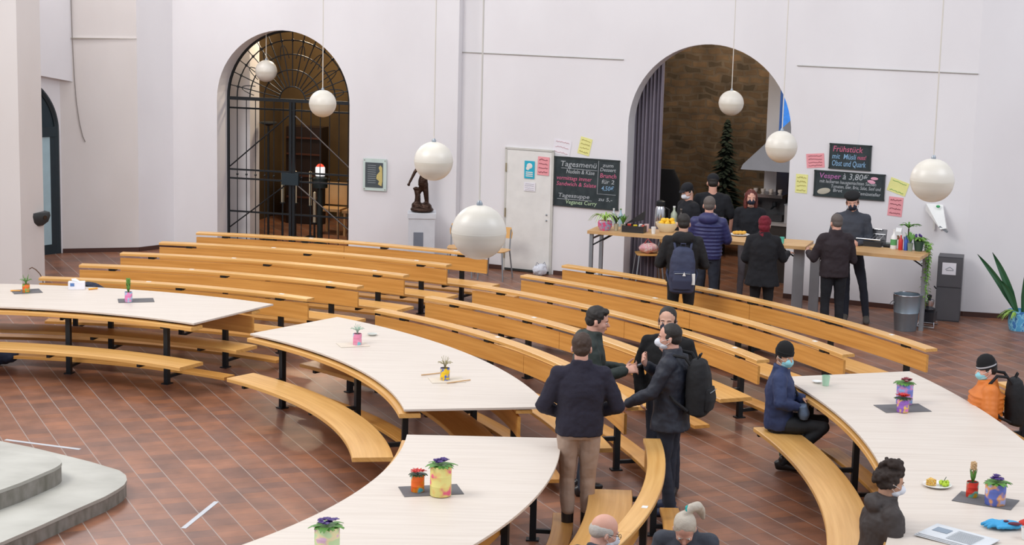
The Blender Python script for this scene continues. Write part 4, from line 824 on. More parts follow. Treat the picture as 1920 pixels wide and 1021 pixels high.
t=thing('palm_houseplant','small palm like houseplant standing behind the bottles on the right bar table','potted plant',tuple(onbar(1702,460))); mb=MB(); mb.lathe([(.05,0),(.065,.12),(.055,.12),(.05,.10)],n=18); mb.build('pot',mat('blue_grey_pot',(.2,.25,.35),.5),t)
mb=MB(); mb.tube([(0,0,.1),(0,0,.24)],.01,6); mb.build('stem',mat('bark',(.04,.025,.015),.9),t); mb=MB(); random.seed(4)
for k in range(22): a=random.uniform(0,2*PI); leaf(mb,(0,0,.24),(math.cos(a),math.sin(a),.3),random.uniform(.12,.2),.025,up=.9,droop=.9,n=6)
mb.build('leaves',M_leaf,t)
t=thing('trailing_plant','trailing ivy plant hanging over the right end of the bar','potted plant',tuple(onbar(1722,470))); mb=MB(); mb.lathe([(.05,0),(.075,.14),(.065,.14),(.06,.12)],n=18); mb.build('pot',mat('dark_green_pot',(.03,.07,.05),.5),t)
mb=MB(); sm_=MB(); random.seed(6)
for k in range(40): a=random.uniform(0,2*PI); leaf(mb,(0,0,.14),(math.cos(a),math.sin(a),.3),random.uniform(.06,.16),.04,up=.7,droop=.9)
for k in range(16):
    a=random.uniform(-1.0,1.0); L=random.uniform(.3,.95); x0=.10+.04*random.random(); pts=[(0,0,.13),(x0,.12*a,.12)]+[(x0+.02*math.sin(3*u+k),.13*a+.02*math.cos(4*u+k),.12-L*u) for u in(.3,.6,1.)]
    sm_.tube(pts,.002,4)
    for j in range(int(L*26)):
        u=j/(L*26); b_=random.uniform(0,2*PI); leaf(mb,(x0+.02*math.sin(3*u+k),.13*a+.02*math.cos(4*u+k),.12-L*u),(math.cos(b_),math.sin(b_),0),.05,.03,up=.1,droop=.6,n=3)
mb.build('leaves',mat('ivy_leaf',(.16,.34,.05),.5,vary=(14,.4)),t); sm_.build('stems',M_leaf,t)
mb=MB(); 
for k in range(8): mb.ell((random.uniform(-.06,.06),random.uniform(-.06,.06),.2+.02*random.random()),.016,n=7,m=5)
mb.build('violet_blossoms',M_vio,t)
# ------------------------------------------------------------------ floor things at the right
p=at(1697,618); t=thing('metal_bin','round galvanised metal bin beside the bar','bin',(p.x,p.y,0)); mb=MB(); H_=.50
mb.lathe([(.145,0),(.15,.01),(.17,H_*.5),(.174,H_*.51),(.172,H_*.52),(.188,H_-.01),(.193,H_),(.178,H_),(.14,.02)],n=32); mb.build('bin_body',mat('galvanised_metal',(.30,.37,.43),.38,.75),t)
mb=MB(); mb.tube([(.19*math.cos(2*PI*k/32),.19*math.sin(2*PI*k/32),H_) for k in range(33)],.007,6); mb.build('rim',M_chrome,t)
for s_ in(-1,1): mb=MB(); mb.tube([(s_*.18,-.05,H_*.8),(s_*.22,-.04,H_*.72),(s_*.22,.04,H_*.72),(s_*.18,.05,H_*.8)],.006,6); mb.build('handle',M_grey,t)
p=at(1739,612); t=thing('juicer','black and white press machine on chrome feet on the floor beside the bin','machine',(p.x,p.y,0),rM)
mb=MB(); mb.box((0,0,.15),(.2,.22,.14)); mb.lathe([(.08,.22),(.1,.26),(.05,.28)],n=20); mb.build('housing',mat('machine_black',(.03,.03,.035),.35),t); mb=MB(); mb.lathe([(.05,.28),(.07,.33),(.07,.38),(.02,.40)],n=20); mb.build('bowl',M_chrome,t)
mb=MB(); mb.tube([(-.1,-.1,.08),(-.12,-.16,.02),(.12,-.16,.02),(.1,-.1,.08)],.012,8); mb.tube([(-.1,.1,.08),(-.12,.14,.02),(.12,.14,.02),(.1,.1,.08)],.012,8); mb.build('feet',M_chrome,t); mb=MB(); mb.lathe([(.02,.40),(.035,.42),(.035,.45),(.01,.46)],n=12); mb.build('knob',M_steel,t)
p=at(1776,598); p2=Vector((p.x,p.y,0)); t=thing('metal_locker','tall dark grey metal waste cabinet with white sign against the right wall','cabinet',tuple(p2),rM+R(8)); hL=.88
hL=onplane(1780,478,p2,nM).z
mb=MB(); mb.box((0,0,hL/2),(.34,.34,hL)); mb.build('body',mat('dark_grey_enamel',(.075,.075,.085),.45,.2),t,smooth=False)
mb=MB(); mb.box((0,-.175,hL*.76),(.33,.012,hL*.44)); mb.build('door',mat('dark_grey_door',(.10,.10,.11),.45,.2),t,smooth=False); mb=MB(); mb.box((0,-.175,hL*.27),(.33,.012,hL*.50)); mb.build('door',mat('dark_grey_door',(.10,.10,.11),.45,.2),t,smooth=False)
mb=MB(); mb.box((-.01,-.184,hL*.82),(.19,.004,.17)); mb.build('sign',M_wp,t,smooth=False); mb=MB(); mb.tube([(-.06,-.188,hL*.81),(0,-.188,hL*.85),(.05,-.188,hL*.81)],.005,5); mb.box((0,-.187,hL*.795),(.1,.002,.008)); mb.build('printed_symbol',M_grey,t)
mb=MB(); mb.tube([(-.17,-.19,hL*.5),(-.2,-.2,hL*.54)],.01,6); mb.build('handle',M_steel,t)
p=on(1757,398,off=.03); t=thing('wall_device','white wedge shaped unit with green light on a bracket on the right wall','wall unit',tuple(p),rM)
mb=MB(); mb.add([(-.16,-.02,.12),(.08,-.02,.12),(.2,-.28,-.18),(.12,-.30,-.20),(-.16,-.02,.02),(.08,-.02,-.05),(.2,-.16,-.22),(.12,-.2,-.24)],[(0,1,2,3),(4,5,6,7),(0,1,5,4),(1,2,6,5),(2,3,7,6),(3,0,4,7)]); mb.build('housing',M_china,t,smooth=False)
mb=MB(); mb.ell((.03,-.1,.10),(.03,.02,.02)); mb.build('green_light',mat('green_lens',(.05,.35,.12),.4),t); mb=MB(); mb.box((-.03,-.01,-.1),(.03,.03,.3)); mb.build('bracket',M_white,t,smooth=False); mb=MB(); mb.box((.16,-.27,-.2),(.14,.02,.03),rot=(0,.5,0)); mb.build('grille',M_grey,t)
p=at(1910,618); t=thing('snake_plant','large snake plant with long dark leaves in a blue wrapped pot at the right edge','potted plant',(p.x,p.y,0))
mb=MB(); mb.lathe([(.13,0),(.155,.1),(.15,.2),(.165,.28),(.15,.28),(.14,.24)],n=24); mb.build('pot',painted('blue_wrap',(.10,.38,.65),(.25,.6,.8),(.05,.2,.5),9),t)
mb=MB()
def blade(mb,p0,tip,w,bend=.1,n=10):
    p0=Vector(p0);tip=Vector(tip); d=(tip-p0); sd=Vector((-d.z,0,d.x)).normalized() if abs(d.z)+abs(d.x)>0 else Vector((1,0,0)); vs=[];fs=[]
    for i in range(n+1):
        u=i/n; c=p0+d*u+Vector((0,0,-bend*math.sin(PI*u)))*-1; ww=w*.5*min(1,.35+2.2*u)*(1-u**3.5)+.002
        vs+=[c-sd*ww+Vector((0,-.012,0)),c+Vector((0,.006,0)),c+sd*ww+Vector((0,-.012,0)),c+Vector((0,.012,0))]
    for i in range(n):
        a=4*i
        for k in range(4): fs.append((a+k,a+(k+1)%4,a+4+(k+1)%4,a+4+k))
    fs+=[(3,2,1,0),(4*n,4*n+1,4*n+2,4*n+3)]; mb.add(vs,fs)
for tip,w in (((-.66,-.05,1.06),.085),((-.44,.0,1.08),.10),((-.34,-.1,.72),.085),((.15,.05,1.15),.10),((.5,-.05,.9),.09),((.02,-.12,.95),.08)): blade(mb,(.03*(1 if tip[0]>0 else -1),0,.22),tip,w,.05)
mb.build('long_leaves',mat('snake_leaf',(.03,.11,.045),.45),t)
mb=MB(); random.seed(8)
for k in range(26): a=random.uniform(2.2,4.2); leaf(mb,(-.05,-.05,.24),(math.cos(a),math.sin(a),.1),random.uniform(.12,.28),.03,up=.8,droop=1.2,n=5)
mb.build('light_leaves',M_leafy,t)
# white bag, chairs near the service door, chair before the arch
p=at(1012,516); t=thing('plastic_bag','crumpled white plastic bag on the floor before the service door','bag',(p.x,p.y,0)); mb=MB(); mb.ell((0,0,.08),(.12,.1,.09)); mb.ell((.03,0,.14),(.08,.07,.05)); remesh('bag_body',mb,.01,mat('bag_white',(.66,.68,.74),.5),t,sm=1,disp=.03,dscale=.05)
mb=MB(); mb.tube([(-.07,0,.14),(-.05,0,.21),(.01,0,.15)],.006,6); mb.tube([(.02,-.02,.15),(.07,-.02,.22),(.1,0,.14)],.006,6); mb.build('bag_handle',mat('bag_print',(.2,.22,.3),.5),t)
def chair(label,x,y,rz,wood=M_woodl):
    t=thing('stacking_chair',label,'chair',(x,y,0),rz,'wooden stacking chairs with steel legs'); mb=MB(); mb.loft([((0,0,.44),.20,.20),((0,0,.455),.205,.205)],pw=5,n=24); mb.build('seat',wood,t)
    mb=MB(); mb.loft([((0,-.20,.62),.19,.012),((0,-.215,.70),.20,.012),((0,-.23,.79),.17,.012)],pw=4); mb.build('backrest',wood,t)
    for sx in(-1,1):
        for sy in(-1,1): mb=MB(); mb.tube([(sx*.17,sy*.17,.44),(sx*.21,sy*.22,0)],.012,8); mb.build('leg',M_grey,t)
        mb=MB(); mb.tube([(sx*.17,-.17,.44),(sx*.17,-.215,.76)],.012,8); mb.build('back_post',M_grey,t)
    return t
p=at(928,522); chair('wooden stacking chair with steel legs behind the largest globe, right one',p.x,p.y,R(160))
p=at(868,518); chair('wooden stacking chair behind the largest globe, left one',p.x-.05,p.y+.1,R(175))
p=at(1214,528); t=chair('wooden chair with pink cloth on the seat before the dark arch',p.x,p.y,R(95))
mb=MB(); mb.ell((0,0,.08),(.16,.13,.08)); t=thing('pink_cloth_bag','pink patterned cloth bag lying on the chair before the arch','bag',(p.x,p.y,.457)); remesh('cloth',mb,.012,painted('pink_pattern',(.72,.35,.38),(.7,.6,.55),(.6,.15,.2),14),t,sm=2,disp=.04,dscale=.06)
mb=MB(); mb.tube([(-.08,0,.13),(-.02,0,.22),(.06,0,.14)],.01,6); mb.build('strap',mat('red_strap',(.5,.08,.08),.7),t)
# things lying on benches
def blob(label,name,cat,p,r,m,disp=.04,vox=.014,strap=True):
    t=thing(name,label,cat,tuple(p)); mb=MB(); mb.ell((0,0,r[2]*.9),r); mb.ell((r[0]*.4,0,r[2]*.8),(r[0]*.7,r[1]*.9,r[2]*.8)); mb.ell((-r[0]*.4,r[1]*.2,r[2]*.7),(r[0]*.6,r[1]*.8,r[2]*.7)); remesh('cloth',mb,vox,m,t,sm=1,disp=disp,dscale=.07)
    if strap: mb=MB(); mb.tube([(-r[0]*.5,-r[1]*.5,r[2]*1.4),(0,-r[1]*.9,r[2]*1.9),(r[0]*.5,-r[1]*.5,r[2]*1.4)],.01,6); mb.build('strap',M_black,t)
    return t
M_navy=mat('navy_cloth',(.012,.018,.04),.85,bump=(30,.4,.006))
ang=86.5; pj=arcpt(6.9,83.5,SEAT+.01)
blob('dark navy jacket lying on the front bench seat behind the left table','folded_jacket','jacket',arcpt(7.17,83.2,SEAT+.02),(.30,.16,.19),M_navy)
blob('blue and white plastic bag on the bench at the far left edge','carrier_bag','bag',arcpt(5.08,89.0,SEAT+.02),(.13,.1,.09),painted('blue_white',(.7,.74,.8),(.1,.25,.6),(.7,.75,.8),9),.02)
blob('dark bag on the floor under the bench at the far left edge','dark_bag','bag',arcpt(5.65,88.5,.02),(.22,.14,.13),M_navy,.03)
# ------------------------------------------------------------------ people
def V(*a): return Vector(a)
BASE=dict(pel=(0,0,.95),che=(0,0,1.24),nek=(0,-.012,1.455),hed=(0,.020,1.600),
 shR=(.178,-.012,1.385),elR=(.235,-.05,1.12),wrR=(.235,.05,.88),shL=(-.178,-.012,1.385),elL=(-.235,-.05,1.12),wrL=(-.235,.05,.88),
 hipR=(.088,0,.92),knR=(.10,.02,.50),anR=(.105,-.03,.085),hipL=(-.088,0,.92),knL=(-.10,.02,.50),anL=(-.105,-.03,.085))
SIT=dict(pel=(0,0,.50),che=(0,.02,.80),nek=(0,.03,1.0),hed=(0,.065,1.145),shR=(.178,.025,.93),shL=(-.178,.025,.93),elR=(.235,.04,.66),elL=(-.235,.04,.66),wrR=(.16,.27,.60),wrL=(-.16,.27,.60),
 hipR=(.09,.02,.49),hipL=(-.09,.02,.49),knR=(.13,.42,.47),knL=(-.13,.42,.47),anR=(.13,.40,.09),anL=(-.13,.40,.09))
def hand(mb,wr,d,pn,side,curl,s):
    d=d.normalized(); pn=(pn-d*pn.dot(d)).normalized(); th=d.cross(pn)*side
    mb.loft([(wr-d*.015*s,.026*s,.020*s),(wr+d*.02*s,.030*s,.018*s),(wr+d*.055*s,.040*s,.016*s),(wr+d*.088*s,.041*s,.013*s),(wr+d*.096*s,.034*s,.009*s)],n=14,side=th)
    for i,(off,L) in enumerate(((.030,.070),(.0105,.080),(-.0105,.074),(-.030,.058))):
        p=wr+d*.085*s+th*off*s; a=.15+i*.04; q=[p]; rs=[.0105*s,.0098*s,.0090*s,.0078*s]
        for f in (.45,.32,.23): a+=curl; q.append(q[-1]+(d*math.cos(a-curl*.4)+pn*math.sin(a-curl*.4))*L*f*s+th*off*.12*s)
        mb.chain(q,rs,8)
    p=wr+d*.028*s+th*.030*s; t=(d*.62+th*.68+pn*.35).normalized(); t2=(d*.85+th*.30+pn*(.35+curl*.3)).normalized()
    mb.chain([p,p+t*.036*s,p+t*.036*s+t2*.030*s,p+t*.036*s+t2*.054*s],[.0145*s,.0120*s,.0105*s,.0085*s],8)
def person(label,loc,rz,H=1.76,pose=None,sit=False,head=(0,0,0),skin=None,hair='short',hairc=None,top=None,topm=None,topfit=1.,hem=.10,hood=False,collar=True,sleeve=1.,coat=0.,legm=None,legfit=1.,shoem=None,mask=None,maskm=None,hat=None,hatm=None,glasses=False,hands=((0,0),(0,0)),vox=.012,handd=None,build=1.,shoes=True,boot=False,trim=0.,eyes=True,group=None,quilt=False,shirt=None):
    s=H/1.75; J={k:Vector(v)*s for k,v in {**BASE,**(SIT if sit else {}),**(pose or {})}.items()}
    t=thing('person',label,'person',(loc[0],loc[1],0),rz,group); skin=skin or M_skin; b=build
    side=(J['shR']-J['shL']).normalized()
    Mh=Matrix.Translation(J['hed'])@Euler((head[1],head[2],head[0]),'XYZ').to_matrix().to_4x4()@Matrix.Scale(s,4)
    Mh=Matrix.Translation(J['hed'])@Matrix.Rotation(head[0],4,'Z')@Matrix.Rotation(head[1],4,'X')@Matrix.Rotation(head[2],4,'Y')@Matrix.Scale(s,4)
    # --- body: one continuous surface
    B=MB()
    def h(c,r,**k): B.ell(c,r,M=Mh,n=18,m=14,**k)
    h((0,-.012,.035),(.076,.097,.088)); h((0,.022,-.02),(.064,.070,.085)); h((0,.03,-.065),(.048,.055,.04)); h((0,.070,-.090),(.022,.02,.018))
    h((0,.076,.024),(.050,.016,.011)); h((.034,.058,-.022),(.026,.026,.026)); h((-.034,.058,-.022),(.026,.026,.026)); h((0,.085,-.053),(.023,.012,.012))
    for x in(-1,1): h((x*.077,-.008,-.012),(.011,.020,.032),rot=(0,0,x*.35))
    def hc(pts,rs): B.chain([Mh@Vector(p) for p in pts],[r*s for r in rs],10)
    hc([(0,.084,.016),(0,.104 if mask else .108,-.020)],[.008,.014]); hc([(0,.03,-.095),(0,-.015,-.03)],[.045,.06])
    hn=Mh@Vector((0,-.025,-.055)); B.chain([J['nek']-V(0,0,.05*s),J['nek'],hn],[.070*s*b,.059*s*b,.057*s*b],14)
    for S_ in 'RL': B.rcone(J['nek']-V(0,0,.012*s),J['sh'+S_],.052*s,.05*s)
    ax=[J['pel'],J['che'],J['nek']]
    B.loft([(J['pel']-V(0,0,.06*s),.14*s*b,.095*s*b),(J['pel'].lerp(J['che'],.15),.15*s*b,.10*s*b),(J['pel'].lerp(J['che'],.55),.135*s*b,.092*s*b),(J['che'],.155*s*b,.105*s*b),(J['che'].lerp(J['nek'],.55),.16*s*b,.09*s*b),(J['che'].lerp(J['nek'],.88),.085*s*b,.065*s*b)],side=side)
    for S_ in 'RL':
        sg=1 if S_=='R' else -1
        B.chain([J['sh'+S_],J['sh'+S_].lerp(J['el'+S_],.35),J['el'+S_],J['el'+S_].lerp(J['wr'+S_],.3),J['wr'+S_]],[.052*s*b,.046*s*b,.038*s,.038*s,.025*s])
        B.chain([J['hip'+S_],J['kn'+S_],J['kn'+S_].lerp(J['an'+S_],.3),J['an'+S_]],[.070*s*b,.044*s,.042*s,.030*s])
        ft=(J['an'+S_]-J['kn'+S_]); fd=V(.10*sg,1,0).normalized()
        B.chain([J['an'+S_]-V(0,0,.03*s),J['an'+S_]+fd*.13*s-V(0,0,.055*s)],[.036*s,.028*s])
        hd=(handd or {}).get(S_); d=(J['wr'+S_]-J['el'+S_]).normalized(); pn=V(-sg,0,-.1)
        curl=.35
        if hd: d=Vector(hd[0]); pn=Vector(hd[1]); curl=hd[2]
        hand(B,J['wr'+S_]+(J['wr'+S_]-J['el'+S_]).normalized()*.012*s,d,pn,sg,curl,s)
    remesh('body',B,min(vox,.0085),skin,t,sm=2)
    # --- face
    if eyes:
        for x in(-1,1):
            e=MB(); e.ell((x*.030,.0800,.004),(.012,.009,.0048),M=Mh,n=12,m=8); eo=e.build('eye',M_eye,t); e=MB(); e.ell((x*.030,.0872,.0040),(.0055,.003,.0046),M=Mh,n=10,m=6); e.build('iris',M_iris,eo)
            e=MB(); e.chain([Mh@Vector((x*.014,.0905,.026)),Mh@Vector((x*.032,.0885,.029)),Mh@Vector((x*.048,.076,.022))],[.0022*s,.0028*s,.0018*s],6); e.build('eyebrow',hairc or M_black,t)
        if not mask: e=MB(); e.ell((0,.0955,-.050),(.021,.006,.0035),M=Mh,n=12,m=6); e.ell((0,.0945,-.058),(.017,.006,.004),M=Mh,n=12,m=6); remesh('lips',e,.003,M_lip,t,sm=1)
    hm=hairc or mat('dark_brown_hair',(.028,.016,.010),.7,bump=(120,.6,.004))
    if hair:
        Hh=MB(); 
        def hh(c,r,**k): Hh.ell(c,r,M=Mh,n=18,m=14,**k)
        if hair in('short','crop','long','ponytail','curly'):
            k=1.0 if hair!='crop' else .965
            hh((0,-.022,.046),(.083*k,.098*k,.090*k)); hh((0,-.045,-.002),(.074*k,.070*k,.070*k)); 
            if hair=='short': hh((.01,.035,.098),(.055,.045,.030))
            for x in(-1,1): hh((x*.066,.0,.012),(.016,.030,.034))
        if hair=='balding':
            hh((0,-.055,.005),(.076,.058,.062)); 
            for x in(-1,1): hh((x*.062,-.015,.012),(.022,.055,.040))
        if hair=='long':
            for x in(-1,1): Hh.chain([Mh@Vector((x*.060,-.01,.06)),Mh@Vector((x*.080,-.005,-.03)),Mh@Vector((x*.078,.005,-.12)),Mh@Vector((x*.075,.01,-.19))],[.035*s,.030*s,.034*s,.022*s])
            Hh.chain([Mh@Vector((0,-.07,0)),Mh@Vector((0,-.085,-.16))],[.07*s,.05*s])
        if hair=='ponytail':
            Hh.chain([Mh@Vector((-.005,-.06,.125)),Mh@Vector((-.045,-.105,.135)),Mh@Vector((-.085,-.14,.09)),Mh@Vector((-.11,-.15,.02)),Mh@Vector((-.13,-.13,-.05))],[.024*s,.034*s,.040*s,.034*s,.016*s])
        if hair=='curly':
            random.seed(11)
            for k in range(70):
                a=random.uniform(0,2*PI); z=random.uniform(-.03,.16); q=.075 if z<.09 else .055*(1-(z-.09)/.12)+.02
                c=(q*math.cos(a)*1.0,-.035+q*math.sin(a)*1.15-(.01 if z<.05 else -.01),z+.015)
                if c[1]>.055 and z<.05: continue
                hh(c,(random.uniform(.018,.028),)*3)
        remesh('hair',Hh,.0075,hm,t,sm=1,disp={'short':.012,'crop':.004,'curly':.014,'long':.012}.get(hair,.006),dscale=.03)
        if hair=='ponytail':
            e=MB(); e.tube([Mh@(Vector((-.024,-.088,.130))+Vector((.020*math.cos(q),.028*math.sin(q),.022*math.cos(q)))) for q in [2*PI*k/14 for k in range(15)]],.008*s,8); e.build('hair_band',mat('teal_band',(.0,.35,.33),.5),t)
    if mask:
        m_=MB()
        if mask=='ffp': m_.ell((0,.050,-.040),(.052,.082,.050),M=Mh,n=20,m=14); m_.ell((0,.036,-.06),(.058,.062,.046),M=Mh,n=20,m=14)
        else: m_.ell((0,.040,-.040),(.060,.076,.052),M=Mh,n=20,m=14); m_.ell((0,.034,-.066),(.056,.066,.036),M=Mh,n=20,m=14)
        mo=remesh('face_mask',m_,.006,maskm,t,sm=2)
        for x in(-1,1): e=MB(); e.tube([Mh@Vector(p) for p in((x*.052,.07,-.025),(x*.079,.03,-.005),(x*.088,-.012,.006),(x*.086,-.02,-.02),(x*.072,.04,-.06),(x*.050,.075,-.065))],.0018*s,5); e.build('ear_loop',M_china if maskm is not M_navym else M_black,mo)
    if hat=='beanie':
        e=MB(); e.lathe([(.080,.015),(.087,.02),(.0885,.05),(.0885,.055),(.0835,.06),(.080,.09),(.064,.125),(.036,.148),(.001,.156)],n=28,M=Mh@Matrix.Translation((0,-.012,.008))@Matrix.Rotation(-.10,4,'X')@Matrix.Diagonal((1,1.16,1,1))); ho_=e.build('beanie',hatm,t)
        if 'stripe' in label: e=MB(); e.lathe([(.0890,.034),(.0895,.040),(.0890,.048)],n=28,M=Mh@Matrix.Translation((0,-.012,.008))@Matrix.Rotation(-.10,4,'X')@Matrix.Diagonal((1,1.16,1,1))); e.build('stripe',mat('grey_stripe',(.45,.45,.48),.8),ho_)
    if hat=='beret': e=MB(); e.ell((0,-.012,.095),(.112,.122,.042),M=Mh,n=22,m=12,rot=(-.1,0,0)); e.ell((0,-.012,.06),(.088,.102,.04),M=Mh,n=22,m=12); remesh('flat_cap',e,.008,hatm,t,sm=2)
    if hat=='cap':
        e=MB(); e.ell((0,-.012,.062),(.086,.104,.078),M=Mh,n=22,m=12); e.ell((0,.085,.052),(.062,.065,.010),M=Mh,n=18,m=10,rot=(-.15,0,0)); remesh('cap',e,.007,hatm,t,sm=1)
    if hat=='wrap':
        e=MB(); e.ell((0,-.02,.05),(.094,.112,.094),M=Mh,n=22,m=12); e.ell((0,-.06,.11),(.07,.06,.045),M=Mh,n=20,m=12); e.ell((0,-.05,-.02),(.085,.085,.07),M=Mh,n=20,m=12); e.loft([(Mh@Vector((0,-.02,-.08)),.075*s,.085*s),(Mh@Vector((0,-.03,-.15)),.10*s,.09*s),(Mh@Vector((0,-.03,-.19)),.09*s,.07*s)],side=side); remesh('headwrap',e,.009,hatm,t,sm=1,disp=.016,dscale=.035)
    if glasses:
        e=MB()
        for x in(-1,1): e.tube([Mh@Vector((x*.032+.022*math.cos(q),.106,.002+.017*math.sin(q))) for q in [2*PI*k/14 for k in range(15)]],.0022*s,5); e.tube([Mh@Vector((x*.054,.105,.006)),Mh@Vector((x*.078,.06,.008)),Mh@Vector((x*.086,-.01,.005))],.002*s,5)
        e.tube([Mh@Vector((-.012,.108,.006)),Mh@Vector((.012,.108,.006))],.0022*s,5); e.build('glasses',M_iris,t)
    # --- trousers and shoes
    L=MB(); f=legfit*b
    L.loft([(J['pel']-V(0,0,.10*s),.155*s*f,.105*s*f),(J['pel'],.168*s*f,.118*s*f),(J['pel'].lerp(J['che'],.25),.152*s*f,.108*s*f)],side=side)
    for S_ in 'RL':
        hp,kn,an=J['hip'+S_],J['kn'+S_],J['an'+S_]; L.chain([hp,hp.lerp(kn,.5),kn,kn.lerp(an,.35),an+V(0,0,(trim-.01)*s)],[.092*s*f,.078*s*f,.060*s*legfit,.059*s*legfit,.050*s*legfit])
    remesh('trousers',L,vox,legm or M_black,t,sm=2,disp=.014,dscale=.09)
    if shoes:
        for S_ in 'RL':
            sg=1 if S_=='R' else -1; fd=V(.12*sg,1,0).normalized(); a=J['an'+S_]; e=MB(); z0=a.z-.085*s; mp=a+fd*.05*s
            c0=Vector((a.x,a.y,z0)); sd=fd.cross(V(0,0,1))
            e.loft([(c0-fd*.075*s+V(0,0,.045*s),.028*s,.040*s),(c0-fd*.05*s+V(0,0,.052*s),.038*s,.052*s),(c0+fd*.03*s+V(0,0,.048*s),.042*s,.048*s),(c0+fd*.11*s+V(0,0,.034*s),.048*s,.034*s),(c0+fd*.17*s+V(0,0,.028*s),.042*s,.028*s),(c0+fd*.20*s+V(0,0,.022*s),.022*s,.020*s)],side=sd,n=18)
            e.rcone(c0+V(0,0,.06*s),c0+V(0,0,.11*s),.042*s,.044*s)
            if boot: e.rcone(c0+V(0,0,.09*s),c0+V(0,.012*s,.27*s),.052*s,.054*s)
            so=remesh('shoe',e,.008,shoem or mat('black_leather',(.015,.012,.012),.35),t,sm=1)
    # --- top
    T=MB(); f=topfit*b
    pel,che,nek=J['pel'],J['che'],J['nek']; dn=(pel-che).normalized() if sit else V(0,0,-1)
    rings=[]
    if coat: rings.append((pel+V(0,0,-hem*s)+dn*0,.195*s*f*(1+coat),.15*s*f*(1+coat)))
    else: rings.append((pel+dn*hem*s*.6,.172*s*f,.128*s*f))
    rings+= [(pel.lerp(che,.05),.176*s*f,.130*s*f),(pel.lerp(che,.5),.168*s*f,.122*s*f),(che,.186*s*f,.132*s*f),(che.lerp(nek,.45),.188*s*f,.118*s*f),(che.lerp(nek,.78),.135*s*f,.090*s*f),(che.lerp(nek,.97),.075*s*f,.068*s*f)]
    T.loft(rings,side=side,n=24)
    for S_ in 'RL':
        sh,el,wr=J['sh'+S_],J['el'+S_],J['wr'+S_]; e_=wr if sleeve>=1 else (el.lerp(wr,(sleeve-.5)*2) if sleeve>.5 else sh.lerp(el,sleeve*2))
        if sleeve>.5: T.chain([che.lerp(nek,.62)+ (sh-nek)*.35,sh,sh.lerp(el,.5),el,el.lerp(e_,.5),e_],[.062*s*f,.068*s*f,.062*s*f,.054*s*f,.050*s*f,.042*s*f])
        else: T.chain([che.lerp(nek,.62)+ (sh-nek)*.35,sh,e_],[.062*s*f,.066*s*f,.060*s*f])
    for S_ in 'RL': T.rcone(nek-V(0,0,.025*s),J['sh'+S_],.062*s,.064*s*f)
    if collar: T.loft([(nek-V(0,0,.04*s),.088*s*f,.085*s*f),(nek+V(0,.004,.015*s),.078*s*f,.077*s*f),(nek+V(0,.010,.055*s),.073*s*f,.073*s*f)],side=side)
    if hood: T.ell(nek+V(0,-.095*s,-.015*s),(.135*s,.062*s,.075*s)); T.ell(nek+V(.08*s,-.04*s,-.0),(.05*s,.07*s,.05*s)); T.ell(nek+V(-.08*s,-.04*s,-.0),(.05*s,.07*s,.05*s))
    if quilt:
        for k in range(9): 
            c=pel.lerp(che.lerp(nek,.6),k/8.6); T.loft([(c-V(0,0,.022*s),.150*s*f,.110*s*f),(c,.192*s*f,.142*s*f),(c+V(0,0,.022*s),.150*s*f,.110*s*f)],side=side,n=22)
        for S_ in 'RL':
            for k in range(5): c=J['sh'+S_].lerp(J['el'+S_],.1+k*.2); T.ell(c,.068*s*f)
    tt=remesh(top or 'jacket',T,vox,topm or M_black,t,sm=2,disp=.012 if quilt else .026,dscale=.10)
    if shirt: e=MB(); e.ell(che.lerp(nek,.72)+V(0,.085*s,0),(.05*s,.03*s,.07*s)); remesh('shirt_front',e,.008,shirt,t,sm=1)
    return t,J,s
def backpack(label,p,rz,m,s=1.,w=.145,hgt=.24,dp=.085,tilt=0.,straps=True):
    "p: the point between the shoulder blades on the floor plane; local frame of the wearer"
    t=thing('backpack',label,'backpack',tuple(p),rz); mb=MB()
    mb.loft([((0,-.0,-hgt),w*.75,dp*.6),((0,-.005,-hgt*.92),w*.95,dp*.95),((0,-.01,-hgt*.3),w,dp*1.1),((0,0,hgt*.4),w*.96,dp),((0,.01,hgt*.85),w*.75,dp*.75),((0,.015,hgt),w*.4,dp*.4)],pw=2.8,n=26)
    remesh('pack_body',mb,.011,m,t,sm=2,disp=.016,dscale=.09)
    mb=MB(); mb.loft([((0,-dp*1.0,-hgt*.8),w*.7,.03),((0,-dp*1.1,-hgt*.4),w*.76,.042),((0,-dp*1.0,-.0),w*.7,.03)],pw=3); remesh('front_pocket',mb,.01,m,t,sm=1)
    mb=MB(); mb.tube([(-w*.6,-dp*1.38,-hgt*.1),(0,-dp*1.45,-hgt*.08),(w*.6,-dp*1.38,-hgt*.1)],.004,5); mb.build('zip',M_grey,t)
    mb=MB(); mb.tube([(-.03,.01,hgt),(-.03,-.01,hgt+.045),(.03,-.01,hgt+.045),(.03,.01,hgt)],.008,6); mb.build('grab_handle',m,t)
    if straps:
        for x in(-1,1): mb=MB(); mb.tube([(x*.09,.05,hgt*.8),(x*.105,.10,hgt+.02),(x*.115,.20,hgt+.03),(x*.125,.29,hgt-.08),(x*.15,.28,hgt-.24),(x*.19,.16,hgt-.36),(x*.14,.05,-hgt*.8)],[.016]*7,6); mb.build('shoulder_strap',m,t)
    return t
M_navym=mat('navy_mask',(.012,.016,.035),.8); M_blue=mat('surgical_blue',(.28,.62,.70),.8); M_ffp=mat('white_mask',(.72,.74,.80),.8)
M_fleece=mat('dark_navy_fleece',(.018,.016,.030),.95,bump=(60,.5,.005)); M_khaki=mat('khaki_cotton',(.36,.26,.20),.85,bump=(40,.4,.004)); M_jean=mat('dark_jeans',(.022,.027,.042),.85,bump=(60,.4,.003),vary=(5,.35))
M_park=mat('dark_green_parka',(.020,.030,.026),.7); M_coat=mat('blue_black_coat',(.013,.016,.028),.6); M_knit=mat('black_knit',(.006,.006,.007),.95,bump=(90,.5,.003))
